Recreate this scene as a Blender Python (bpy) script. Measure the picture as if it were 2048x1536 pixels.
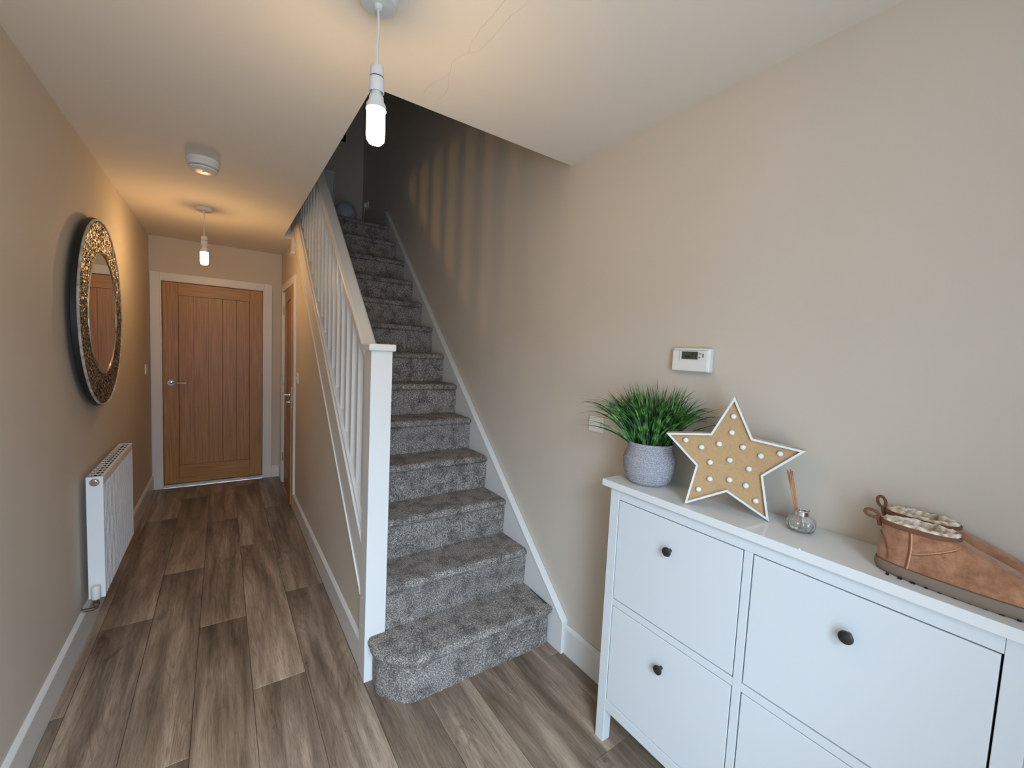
import bpy, bmesh, math, random
from mathutils import Vector, Matrix, noise
C = bpy.context.scene
for o in list(bpy.data.objects): bpy.data.objects.remove(o)
col = C.collection
PI = math.pi

# ---------------------------------------------------------------- camera
cam = bpy.data.cameras.new('camera'); cam_o = bpy.data.objects.new('camera', cam); col.objects.link(cam_o)
fw = Vector((0.56933184, 0.81892239, -0.07230052)); rt = Vector((0.8221057, -0.56732353, 0.04781453)); up = Vector((0.0018614, 0.08666101, 0.99623612))
M = Matrix.Identity(4)
for r in range(3):
    M[r][0], M[r][1], M[r][2] = rt[r], up[r], -fw[r]
M.translation = Vector((0, 0, 1.4618))
cam_o.matrix_world = M
cam.sensor_fit = 'HORIZONTAL'; cam.sensor_width = 36; cam.lens = 837.0 / 2048 * 36
cam.clip_start = 0.02; cam.clip_end = 100
C.camera = cam_o

# ---------------------------------------------------------------- light
BULB_NEAR, BULB_FAR = 140.0, 190.0
C.view_settings.view_transform = 'Standard'; C.view_settings.look = 'None'
C.view_settings.gamma = 1; C.view_settings.use_curve_mapping = False
C.view_settings.exposure = 0.04
w = bpy.data.worlds.new('sky'); C.world = w; w.use_nodes = True
w.node_tree.nodes['Background'].inputs[0].default_value = (0.62, 0.78, 1.0, 1)
w.node_tree.nodes['Background'].inputs[1].default_value = 1.0
def area(name, loc, target, sx, sy, power, colr):
    l = bpy.data.lights.new(name, 'AREA'); l.shape = 'RECTANGLE'; l.size = sx; l.size_y = sy
    l.energy = power; l.color = colr
    o = bpy.data.objects.new(name, l); col.objects.link(o); o.location = loc
    o.rotation_euler = (Vector(target) - Vector(loc)).to_track_quat('-Z', 'Z').to_euler()
    return o
area('sky_light', (0.05, -2.50, 3.20), (0.05, -0.5, 1.15), 3.6, 1.9, 760, (0.62, 0.80, 1.0))
area('door_daylight', (-0.08, -0.86, 1.22), (0.95, 0.75, 1.15), 0.80, 1.4, 36, (0.60, 0.79, 1.0))
area('landing_daylight', (-0.4, 4.9, 3.9), (1.2, 5.0, 3.4), 0.6, 1.0, 0.3, (0.7, 0.82, 1.0))

# ---------------------------------------------------------------- materials
def mat(name, colr, rough=0.6, metal=0.0, **k):
    m = bpy.data.materials.new(name); m.use_nodes = True
    b = m.node_tree.nodes['Principled BSDF']
    b.inputs['Base Color'].default_value = (*colr, 1); b.inputs['Roughness'].default_value = rough
    b.inputs['Metallic'].default_value = metal
    for kk, v in k.items(): b.inputs[kk].default_value = v
    return m
def s2l(r, g, b):
    f = lambda c: (c / 255 / 12.92) if c / 255 <= 0.04045 else ((c / 255 + 0.055) / 1.055) ** 2.4
    return (f(r), f(g), f(b))
def N(m, t, **k):
    n = m.node_tree.nodes.new(t)
    for a, v in k.items():
        if a in n.inputs.keys() if not hasattr(n, a) else False: n.inputs[a].default_value = v
        else: setattr(n, a, v)
    return n
def L(m, a, b): m.node_tree.links.new(a, b)
def bsdf(m): return m.node_tree.nodes['Principled BSDF']
def noise_bump(m, scale=300, strength=0.1, dist=0.001, coord='Object', detail=3):
    tc = N(m, 'ShaderNodeTexCoord'); n = N(m, 'ShaderNodeTexNoise'); n.inputs['Scale'].default_value = scale; n.inputs['Detail'].default_value = detail
    bu = N(m, 'ShaderNodeBump'); bu.inputs['Strength'].default_value = strength; bu.inputs['Distance'].default_value = dist
    L(m, tc.outputs[coord], n.inputs['Vector']); L(m, n.outputs['Fac'], bu.inputs['Height']); L(m, bu.outputs['Normal'], bsdf(m).inputs['Normal'])
    return tc, n
def ramp(m, fac, stops):
    r = N(m, 'ShaderNodeValToRGB'); e = r.color_ramp.elements
    while len(e) > 1: e.remove(e[-1])
    e[0].position = stops[0][0]; e[0].color = (*stops[0][1], 1)
    for p, c in stops[1:]:
        x = e.new(p); x.color = (*c, 1)
    L(m, fac, r.inputs['Fac']); return r

m_wall = mat('wall_paint', s2l(202, 192, 177), 0.75)
tc, n = noise_bump(m_wall, 420, 0.12, 0.0006)
n2 = N(m_wall, 'ShaderNodeTexNoise'); n2.inputs['Scale'].default_value = 1.7; L(m_wall, tc.outputs['Object'], n2.inputs['Vector'])
r = ramp(m_wall, n2.outputs['Fac'], [(0.3, s2l(199, 189, 174)), (0.7, s2l(204, 194, 180))]); L(m_wall, r.outputs['Color'], bsdf(m_wall).inputs['Base Color'])
m_ceil = mat('ceiling_paint', s2l(228, 220, 208), 0.85); noise_bump(m_ceil, 350, 0.1, 0.0006)
m_crack = mat('ceiling_crack_line', s2l(214, 204, 188), 0.9); noise_bump(m_crack, 200, 0.2, 0.001)
m_wood_w = mat('white_satin_woodwork', s2l(218, 216, 212), 0.35); noise_bump(m_wood_w, 90, 0.04, 0.0008)
m_cab = mat('white_cabinet_lacquer', s2l(214, 217, 218), 0.28); noise_bump(m_cab, 700, 0.05, 0.0004)
m_cabtop = mat('white_cabinet_top', s2l(222, 222, 220), 0.08); noise_bump(m_cabtop, 30, 0.01, 0.0003)
m_rad = mat('white_radiator_enamel', s2l(230, 231, 231), 0.3); noise_bump(m_rad, 120, 0.02, 0.0005)
m_plastic = mat('white_plastic', s2l(226, 224, 218), 0.4); noise_bump(m_plastic, 200, 0.02, 0.0003)
m_dark = mat('dark_gap', (0.01, 0.009, 0.008), 0.8); noise_bump(m_dark, 100, 0.1, 0.001)
m_black = mat('black_knob_enamel', (0.018, 0.019, 0.022), 0.3); noise_bump(m_black, 60, 0.02, 0.0003)
m_chrome = mat('polished_chrome', (0.75, 0.74, 0.72), 0.13, 1.0); noise_bump(m_chrome, 80, 0.01, 0.0002)
m_alu_daylit = mat('aluminium_daylight_tint', (0.62, 0.7, 0.82), 0.38, 0.6); noise_bump(m_alu_daylit, 80, 0.02, 0.0004)  # blue tint paints the daylight glow under the door into the metal
m_brass = mat('tarnished_valve_metal', (0.2, 0.14, 0.11), 0.4, 0.8); noise_bump(m_brass, 200, 0.2, 0.001)
m_mirror = mat('mirror_glass', (0.88, 0.88, 0.86), 0.01, 1.0); noise_bump(m_mirror, 2, 0.0, 0.0001)
m_mframe = mat('mirror_black_edge', (0.012, 0.01, 0.009), 0.45); noise_bump(m_mframe, 60, 0.05, 0.0005)
m_lcd = mat('display_screen', s2l(74, 76, 64), 0.2); noise_bump(m_lcd, 60, 0.01, 0.0001)
m_lcdseg = mat('display_digit', s2l(8, 9, 6), 0.5); noise_bump(m_lcdseg, 60, 0.01, 0.0001)
m_btn = mat('grey_button', s2l(136, 132, 126), 0.5); noise_bump(m_btn, 60, 0.03, 0.0002)
m_frost = mat('white_globe', s2l(168, 170, 176), 0.35); noise_bump(m_frost, 40, 0.02, 0.0004)

def emis(name, c, s):
    m = mat(name, c, 0.3); b = bsdf(m); b.inputs['Emission Color'].default_value = (*c, 1); b.inputs['Emission Strength'].default_value = s
    noise_bump(m, 50, 0.01, 0.0001); return m
m_bulb = emis('glowing_bulb_near', (1.0, 0.66, 0.33), BULB_NEAR)
m_bulb2 = emis('glowing_bulb_far', (1.0, 0.60, 0.25), BULB_FAR)

# glitter mosaic of the mirror frame
m_glit = mat('crushed_glass_mosaic', (0.3, 0.27, 0.22), 0.32, 0.55)
tc = N(m_glit, 'ShaderNodeTexCoord'); v = N(m_glit, 'ShaderNodeTexVoronoi'); v.inputs['Scale'].default_value = 135
L(m_glit, tc.outputs['Object'], v.inputs['Vector'])
sx = N(m_glit, 'ShaderNodeSeparateColor'); L(m_glit, v.outputs['Color'], sx.inputs['Color'])
r = ramp(m_glit, sx.outputs[0], [(0.0, s2l(24, 18, 14)), (0.45, s2l(84, 70, 56)), (0.8, s2l(140, 126, 108)), (1.0, s2l(240, 232, 216))])
L(m_glit, r.outputs['Color'], bsdf(m_glit).inputs['Base Color'])
geo = N(m_glit, 'ShaderNodeNewGeometry'); su = N(m_glit, 'ShaderNodeVectorMath', operation='SUBTRACT'); su.inputs[1].default_value = (0.5, 0.5, 0.5); L(m_glit, v.outputs['Color'], su.inputs[0])
sc = N(m_glit, 'ShaderNodeVectorMath', operation='SCALE'); sc.inputs['Scale'].default_value = 1.05; L(m_glit, su.outputs[0], sc.inputs[0])
ad = N(m_glit, 'ShaderNodeVectorMath', operation='ADD'); L(m_glit, geo.outputs['Normal'], ad.inputs[0]); L(m_glit, sc.outputs[0], ad.inputs[1])
no = N(m_glit, 'ShaderNodeVectorMath', operation='NORMALIZE'); L(m_glit, ad.outputs[0], no.inputs[0]); L(m_glit, no.outputs[0], bsdf(m_glit).inputs['Normal'])

# wood-print vinyl plank
m_plank = mat('oak_plank_print', (0.2, 0.15, 0.11), 0.38)
def build_plank_mat(m):
    tc = N(m, 'ShaderNodeTexCoord'); oi = N(m, 'ShaderNodeObjectInfo')
    off = N(m, 'ShaderNodeVectorMath', operation='SCALE'); off.inputs[0].default_value = (13.7, 31.3, 7.1); L(m, oi.outputs['Random'], off.inputs['Scale'])
    add = N(m, 'ShaderNodeVectorMath', operation='ADD'); L(m, tc.outputs['Object'], add.inputs[0]); L(m, off.outputs[0], add.inputs[1])
    def nz(scale, stretch, detail=4, rough=0.55, dist=0.0):
        mp = N(m, 'ShaderNodeMapping'); mp.inputs['Scale'].default_value = stretch; L(m, add.outputs[0], mp.inputs['Vector'])
        n = N(m, 'ShaderNodeTexNoise'); n.inputs['Scale'].default_value = scale; n.inputs['Detail'].default_value = detail
        n.inputs['Roughness'].default_value = rough; n.inputs['Distortion'].default_value = dist
        L(m, mp.outputs[0], n.inputs['Vector']); return n
    # sub-strips across the plank, long streaks, cathedral figure, pores, knots
    broad = nz(4.2, (3.2, 0.30, 1), 3, 0.6, 0.4)
    streak = nz(16, (3.5, 0.16, 1), 4, 0.6)
    ringsrc = nz(1.9, (3.0, 0.42, 1), 2, 0.4, 0.25)
    mul = N(m, 'ShaderNodeMath', operation='MULTIPLY'); mul.inputs[1].default_value = 22.0; L(m, ringsrc.outputs['Fac'], mul.inputs[0])
    fr = N(m, 'ShaderNodeMath', operation='PINGPONG'); fr.inputs[1].default_value = 0.5; L(m, mul.outputs[0], fr.inputs[0])
    pores = nz(48, (6.5, 0.30, 1), 6, 0.8)
    mask = nz(3.0, (2.2, 0.7, 1), 2)
    knot = nz(6.0, (1.4, 0.8, 1), 4, 0.6, 1.0)
    base = ramp(m, broad.outputs['Fac'], [(0.30, s2l(100, 86, 73)), (0.45, s2l(130, 113, 97)), (0.56, s2l(152, 134, 116)), (0.70, s2l(174, 156, 136))])
    tone = ramp(m, oi.outputs['Random'], [(0.0, (0.84, 0.82, 0.80)), (0.5, (1.0, 0.99, 0.98)), (1.0, (1.16, 1.15, 1.14))])
    def mix(kind, a, b, f):
        x = N(m, 'ShaderNodeMixRGB', blend_type=kind)
        if hasattr(f, 'links'): L(m, f, x.inputs[0])
        else: x.inputs[0].default_value = f
        L(m, a, x.inputs[1]); L(m, b, x.inputs[2]); return x.outputs[0]
    c = mix('MULTIPLY', base.outputs['Color'], tone.outputs['Color'], 1.0)
    # printed tone drifts from pale at one end of the board to dark at the other
    sp = N(m, 'ShaderNodeSeparateXYZ'); L(m, tc.outputs['Object'], sp.inputs[0])
    mr = N(m, 'ShaderNodeMapRange'); mr.inputs['From Min'].default_value = -0.75; mr.inputs['From Max'].default_value = 0.75; L(m, sp.outputs['Y'], mr.inputs['Value'])
    gr = ramp(m, mr.outputs[0], [(0.0, (1.26, 1.25, 1.23)), (0.22, (1.06, 1.05, 1.04)), (0.7, (0.94, 0.93, 0.92)), (1.0, (0.66, 0.64, 0.62))])
    c = mix('MULTIPLY', c, gr.outputs['Color'], 1.0)
    sr = ramp(m, streak.outputs['Fac'], [(0.35, (0.78, 0.76, 0.74)), (0.5, (1.0, 1.0, 1.0)), (0.66, (1.10, 1.09, 1.08))])
    c = mix('MULTIPLY', c, sr.outputs['Color'], 0.8)
    rr = ramp(m, fr.outputs[0], [(0.0, (0.66, 0.62, 0.59)), (0.16, (0.97, 0.97, 0.97)), (0.5, (1.04, 1.04, 1.04))])
    mk = ramp(m, mask.outputs['Fac'], [(0.46, (0.04, 0.04, 0.04)), (0.60, (0.70, 0.70, 0.70))])
    c = mix('MULTIPLY', c, rr.outputs['Color'], mk.outputs['Color'])
    pr = ramp(m, pores.outputs['Fac'], [(0.36, (0.50, 0.46, 0.43)), (0.50, (0.98, 0.98, 0.98)), (0.70, (1.26, 1.25, 1.24))])
    c = mix('MULTIPLY', c, pr.outputs['Color'], 0.8)
    kr = ramp(m, knot.outputs['Fac'], [(0.0, (0.35, 0.31, 0.28)), (0.27, (0.42, 0.38, 0.35)), (0.35, (1, 1, 1))])
    c = mix('MULTIPLY', c, kr.outputs['Color'], 0.85)
    L(m, c, bsdf(m).inputs['Base Color'])
    bu = N(m, 'ShaderNodeBump'); bu.inputs['Strength'].default_value = 0.12; bu.inputs['Distance'].default_value = 0.0006
    L(m, pores.outputs['Fac'], bu.inputs['Height']); L(m, bu.outputs['Normal'], bsdf(m).inputs['Normal'])
build_plank_mat(m_plank)

def wood(name, dark, mid, light, stretch, rough=0.4):
    m = mat(name, mid, rough)
    tc = N(m, 'ShaderNodeTexCoord'); mp = N(m, 'ShaderNodeMapping'); mp.inputs['Scale'].default_value = stretch; L(m, tc.outputs['Object'], mp.inputs['Vector'])
    n = N(m, 'ShaderNodeTexNoise'); n.inputs['Scale'].default_value = 28; n.inputs['Detail'].default_value = 6; n.inputs['Distortion'].default_value = 0.3
    L(m, mp.outputs[0], n.inputs['Vector'])
    r = ramp(m, n.outputs['Fac'], [(0.3, dark), (0.5, mid), (0.72, light)]); L(m, r.outputs['Color'], bsdf(m).inputs['Base Color'])
    bu = N(m, 'ShaderNodeBump'); bu.inputs['Strength'].default_value = 0.08; bu.inputs['Distance'].default_value = 0.0005
    L(m, n.outputs['Fac'], bu.inputs['Height']); L(m, bu.outputs['Normal'], bsdf(m).inputs['Normal'])
    return m
OD, OM, OL = s2l(142, 95, 44), s2l(164, 115, 57), s2l(180, 132, 72)
m_oak_v = wood('oak_veneer_upright', OD, OM, OL, (3.0, 3.0, 0.12))
m_oak_h = wood('oak_veneer_crosswise', OD, OM, OL, (0.12, 3.0, 3.0))
m_oak_y = wood('oak_veneer_crosswise_side', OD, OM, OL, (3.0, 0.12, 3.0))
m_reed = wood('reed_cane', s2l(140, 84, 44), s2l(184, 122, 70), s2l(214, 160, 104), (4, 4, 0.3), 0.6)
m_starside = wood('whitewashed_wood', s2l(150, 138, 122), s2l(190, 180, 165), s2l(222, 216, 206), (1, 1, 1), 0.6)

# carpet
m_carpet = mat('grey_twist_carpet', (0.2, 0.2, 0.2), 0.95)
tc = N(m_carpet, 'ShaderNodeTexCoord')
n1 = N(m_carpet, 'ShaderNodeTexNoise'); n1.inputs['Scale'].default_value = 185; n1.inputs['Detail'].default_value = 4; n1.inputs['Roughness'].default_value = 0.8
n2 = N(m_carpet, 'ShaderNodeTexNoise'); n2.inputs['Scale'].default_value = 15; n2.inputs['Detail'].default_value = 3
for n_ in (n1, n2): L(m_carpet, tc.outputs['Object'], n_.inputs['Vector'])
r1 = ramp(m_carpet, n1.outputs['Fac'], [(0.34, s2l(52, 45, 40)), (0.45, s2l(108, 99, 92)), (0.55, s2l(160, 152, 145)), (0.66, s2l(232, 227, 222))])
r2 = ramp(m_carpet, n2.outputs['Fac'], [(0.36, (0.62, 0.61, 0.60)), (0.5, (0.95, 0.95, 0.95)), (0.62, (1.08, 1.08, 1.08))])
mx = N(m_carpet, 'ShaderNodeMixRGB', blend_type='MULTIPLY'); mx.inputs[0].default_value = 1
L(m_carpet, r1.outputs['Color'], mx.inputs[1]); L(m_carpet, r2.outputs['Color'], mx.inputs[2]); L(m_carpet, mx.outputs[0], bsdf(m_carpet).inputs['Base Color'])
bu = N(m_carpet, 'ShaderNodeBump'); bu.inputs['Strength'].default_value = 0.9; bu.inputs['Distance'].default_value = 0.004
L(m_carpet, n1.outputs['Fac'], bu.inputs['Height']); L(m_carpet, bu.outputs['Normal'], bsdf(m_carpet).inputs['Normal'])

# burlap
m_burlap = mat('burlap', s2l(186, 150, 108), 0.9)
tc = N(m_burlap, 'ShaderNodeTexCoord')
wa = N(m_burlap, 'ShaderNodeTexWave', bands_direction='Z'); wb = N(m_burlap, 'ShaderNodeTexWave', bands_direction='X')
for q in (wa, wb): q.inputs['Scale'].default_value = 190; q.inputs['Distortion'].default_value = 1.5; q.inputs['Detail'].default_value = 2; L(m_burlap, tc.outputs['Object'], q.inputs['Vector'])
nb_ = N(m_burlap, 'ShaderNodeTexNoise'); nb_.inputs['Scale'].default_value = 130; nb_.inputs['Detail'].default_value = 4; L(m_burlap, tc.outputs['Object'], nb_.inputs['Vector'])
mm = N(m_burlap, 'ShaderNodeMath', operation='ADD'); L(m_burlap, wa.outputs['Fac'], mm.inputs[0]); L(m_burlap, wb.outputs['Fac'], mm.inputs[1])
hh = N(m_burlap, 'ShaderNodeMath', operation='MULTIPLY'); hh.inputs[1].default_value = 0.5; m3 = N(m_burlap, 'ShaderNodeMath', operation='ADD'); L(m_burlap, mm.outputs[0], m3.inputs[0]); L(m_burlap, nb_.outputs['Fac'], m3.inputs[1]); hh.inputs[1].default_value = 0.333; L(m_burlap, m3.outputs[0], hh.inputs[0])
r = ramp(m_burlap, hh.outputs[0], [(0.0, s2l(142, 108, 68)), (0.5, s2l(186, 150, 106)), (1.0, s2l(214, 182, 138))]); L(m_burlap, r.outputs['Color'], bsdf(m_burlap).inputs['Base Color'])
bu = N(m_burlap, 'ShaderNodeBump'); bu.inputs['Strength'].default_value = 0.5; bu.inputs['Distance'].default_value = 0.001; L(m_burlap, hh.outputs[0], bu.inputs['Height']); L(m_burlap, bu.outputs['Normal'], bsdf(m_burlap).inputs['Normal'])

# woven pot
m_pot = mat('grey_woven_ceramic', s2l(150, 148, 150), 0.85)
tc = N(m_pot, 'ShaderNodeTexCoord'); n1 = N(m_pot, 'ShaderNodeTexNoise'); n1.inputs['Scale'].default_value = 230; n1.inputs['Detail'].default_value = 3
mp = N(m_pot, 'ShaderNodeMapping'); mp.inputs['Scale'].default_value = (1, 1, 2.4); L(m_pot, tc.outputs['Object'], mp.inputs['Vector']); L(m_pot, mp.outputs[0], n1.inputs['Vector'])
r = ramp(m_pot, n1.outputs['Fac'], [(0.34, s2l(120, 118, 124)), (0.5, s2l(156, 154, 158)), (0.66, s2l(192, 190, 194))]); L(m_pot, r.outputs['Color'], bsdf(m_pot).inputs['Base Color'])
bu = N(m_pot, 'ShaderNodeBump'); bu.inputs['Strength'].default_value = 0.5; bu.inputs['Distance'].default_value = 0.0015; L(m_pot, n1.outputs['Fac'], bu.inputs['Height']); L(m_pot, bu.outputs['Normal'], bsdf(m_pot).inputs['Normal'])

# grass blades
m_grass = mat('green_grass_blade', s2l(48, 92, 34), 0.45)
tc = N(m_grass, 'ShaderNodeTexCoord'); n1 = N(m_grass, 'ShaderNodeTexNoise'); n1.inputs['Scale'].default_value = 40; L(m_grass, tc.outputs['Object'], n1.inputs['Vector'])
r = ramp(m_grass, n1.outputs['Fac'], [(0.34, s2l(16, 44, 14)), (0.5, s2l(42, 92, 30)), (0.64, s2l(96, 146, 66))]); L(m_grass, r.outputs['Color'], bsdf(m_grass).inputs['Base Color'])

# boot
m_suede = mat('tan_suede', s2l(160, 106, 68), 0.9)
tc = N(m_suede, 'ShaderNodeTexCoord'); n1 = N(m_suede, 'ShaderNodeTexNoise'); n1.inputs['Scale'].default_value = 38; n1.inputs['Detail'].default_value = 6; n1.inputs['Roughness'].default_value = 0.7
L(m_suede, tc.outputs['Object'], n1.inputs['Vector'])
r = ramp(m_suede, n1.outputs['Fac'], [(0.3, s2l(126, 83, 56)), (0.5, s2l(156, 107, 75)), (0.72, s2l(184, 133, 98))]); L(m_suede, r.outputs['Color'], bsdf(m_suede).inputs['Base Color'])
bu = N(m_suede, 'ShaderNodeBump'); bu.inputs['Strength'].default_value = 0.35; bu.inputs['Distance'].default_value = 0.001; L(m_suede, n1.outputs['Fac'], bu.inputs['Height']); L(m_suede, bu.outputs['Normal'], bsdf(m_suede).inputs['Normal'])
bsdf(m_suede).inputs['Sheen Weight'].default_value = 0.3
m_trim = mat('brown_boot_binding', s2l(112, 74, 52), 0.85); noise_bump(m_trim, 300, 0.3, 0.0008)
m_sole = mat('taupe_rubber_sole', s2l(128, 108, 92), 0.7); noise_bump(m_sole, 240, 0.2, 0.0008)
m_stitch = mat('tan_stitching', s2l(204, 150, 112), 0.8); noise_bump(m_stitch, 300, 0.2, 0.0008)
m_fur = mat('cream_fleece', s2l(222, 208, 186), 0.95)
tc = N(m_fur, 'ShaderNodeTexCoord'); n1 = N(m_fur, 'ShaderNodeTexNoise'); n1.inputs['Scale'].default_value = 75; n1.inputs['Detail'].default_value = 5; L(m_fur, tc.outputs['Object'], n1.inputs['Vector'])
r = ramp(m_fur, n1.outputs['Fac'], [(0.34, s2l(150, 124, 94)), (0.5, s2l(214, 198, 172)), (0.62, s2l(242, 234, 220))]); L(m_fur, r.outputs['Color'], bsdf(m_fur).inputs['Base Color'])
bu = N(m_fur, 'ShaderNodeBump'); bu.inputs['Strength'].default_value = 1.0; bu.inputs['Distance'].default_value = 0.004; L(m_fur, n1.outputs['Fac'], bu.inputs['Height']); L(m_fur, bu.outputs['Normal'], bsdf(m_fur).inputs['Normal'])

m_glass = mat('clear_glass', (1, 1, 1), 0.02, 0.0); bsdf(m_glass).inputs['Transmission Weight'].default_value = 0.9; bsdf(m_glass).inputs['IOR'].default_value = 1.48; noise_bump(m_glass, 40, 0.03, 0.0006)
m_oil = mat('yellow_scented_oil', (0.93, 0.86, 0.5), 0.02, 0.0); bsdf(m_oil).inputs['Transmission Weight'].default_value = 1; bsdf(m_oil).inputs['IOR'].default_value = 1.3; noise_bump(m_oil, 20, 0.01, 0.0002)

# ---------------------------------------------------------------- mesh helpers
class MB:
    def __init__(s): s.v = []; s.f = []
    def add(s, vs, fs):
        k = len(s.v); s.v += [Vector(q) for q in vs]; s.f += [tuple(i + k for i in f) for f in fs]; return s
    def box(s, x0, x1, y0, y1, z0, z1):
        vs = [(x, y, z) for z in (z0, z1) for y in (y0, y1) for x in (x0, x1)]
        return s.add(vs, [(0, 2, 3, 1), (4, 5, 7, 6), (0, 1, 5, 4), (2, 6, 7, 3), (0, 4, 6, 2), (1, 3, 7, 5)])
    def prism(s, poly, axis, a, b):
        # poly: 2D points in the other two axes (in x,y,z order), extruded along axis from a to b
        def P(q, t):
            l = list(q); l.insert(axis, t); return tuple(l)
        n = len(poly); vs = [P(q, a) for q in poly] + [P(q, b) for q in poly]
        fs = [tuple(range(n)), tuple(reversed(range(n, 2 * n)))] + [(i, i + n, (i + 1) % n + n, (i + 1) % n) for i in range(n)]
        return s.add(vs, fs)
    def lathe(s, prof, c=(0, 0, 0), n=32, axis='z', caps=True):
        c = Vector(c); vs = []; m = len(prof)
        def T(r, h, a):
            x, y = r * math.cos(a), r * math.sin(a)
            if axis == 'z': return c + Vector((x, y, h))
            if axis == 'x': return c + Vector((h, x, y))
            return c + Vector((x, h, y))
        for r, h in prof:
            for i in range(n): vs.append(T(r, h, 2 * PI * i / n))
        fs = [(j * n + i, j * n + (i + 1) % n, (j + 1) * n + (i + 1) % n, (j + 1) * n + i) for j in range(m - 1) for i in range(n)]
        if caps: fs += [tuple(reversed(range(n))), tuple((m - 1) * n + i for i in range(n))]
        return s.add(vs, fs)
    def tube(s, pts, r, n=8, closed=False, caps=True):
        pts = [Vector(q) for q in pts]; m = len(pts); vs = []
        rr = r if isinstance(r, (list, tuple)) else [r] * m
        ref = None
        for i, q in enumerate(pts):
            if closed: d = pts[(i + 1) % m] - pts[i - 1]
            else: d = pts[min(i + 1, m - 1)] - pts[max(i - 1, 0)]
            d.normalize()
            if ref is None:
                ref = Vector((0, 0, 1)) if abs(d.z) < 0.9 else Vector((1, 0, 0))
            a = (ref - d * ref.dot(d)).normalized(); b = d.cross(a); ref = a
            for k in range(n):
                t = 2 * PI * k / n; vs.append(q + (a * math.cos(t) + b * math.sin(t)) * rr[i])
        fs = []
        for i in range(m if closed else m - 1):
            j = (i + 1) % m
            for k in range(n): fs.append((i * n + k, i * n + (k + 1) % n, j * n + (k + 1) % n, j * n + k))
        if not closed and caps: fs += [tuple(reversed(range(n))), tuple((m - 1) * n + k for k in range(n))]
        return s.add(vs, fs)
    def loft(s, rings, cap0=True, cap1=True):
        n = len(rings[0]); vs = [q for rg in rings for q in rg]
        fs = [(j * n + i, j * n + (i + 1) % n, (j + 1) * n + (i + 1) % n, (j + 1) * n + i) for j in range(len(rings) - 1) for i in range(n)]
        if cap0: fs.append(tuple(reversed(range(n))))
        if cap1: fs.append(tuple((len(rings) - 1) * n + i for i in range(n)))
        return s.add(vs, fs)
def obj(name, mb, m, parent=None, bevel=0, seg=2, smooth=False, loc=None, sub=0, autos=None):
    me = bpy.data.meshes.new(name)
    base = Vector((0, 0, 0))
    p = parent
    while p is not None: base += Vector(p.location); p = p.parent
    if parent is None or loc is not None:
        l = Vector(loc) if loc is not None else Vector((0, 0, 0))
    else: l = base
    me.from_pydata([tuple(q - l) for q in mb.v], [], mb.f); me.validate()
    bm = bmesh.new(); bm.from_mesh(me)
    bmesh.ops.recalc_face_normals(bm, faces=bm.faces[:]); bm.to_mesh(me); bm.free()
    me.materials.append(m)
    o = bpy.data.objects.new(name, me); col.objects.link(o)
    if parent is not None: o.parent = parent; o.location = l - base
    else: o.location = l
    if smooth:
        for q in me.polygons: q.use_smooth = True
        if autos is None: autos = 40
    if bevel:
        b = o.modifiers.new('bevel', 'BEVEL'); b.width = bevel; b.segments = seg; b.limit_method = 'ANGLE'; b.angle_limit = math.radians(40)
    if sub:
        b = o.modifiers.new('sub', 'SUBSURF'); b.levels = sub; b.render_levels = sub
    elif smooth and autos:
        me.set_sharp_from_angle(angle=math.radians(autos))
    return o
def thing(name, label, cat, loc, group=None):
    o = bpy.data.objects.new(name, None); col.objects.link(o); o.location = loc
    o.empty_display_size = 0.1
    o['label'] = label; o['category'] = cat
    if group: o['group'] = group
    return o
def tag(o, label, cat, group=None):
    o['label'] = label; o['category'] = cat
    if group: o['group'] = group
    return o
def struct(o, label=None):
    o['kind'] = 'structure'
    if label: o['label'] = label
    return o
def B(*a): return MB().box(*a)
def emp_struct(name, loc=(0, 0, 0), label=None):
    o = bpy.data.objects.new(name, None); col.objects.link(o); o.location = loc; o['kind'] = 'structure'
    if label: o['label'] = label
    return o

# ---------------------------------------------------------------- dimensions (metres)
XL, XR, XP, CZ, D = -0.554, 1.400, 0.524, 2.388, 5.140
YF = -0.50                     # wall with the entrance, behind the viewpoint
UF = 2.665                     # upper floor level
Y1, RI, GO = 1.531, 0.205, 0.2254
TOPZ = 5.0

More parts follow.
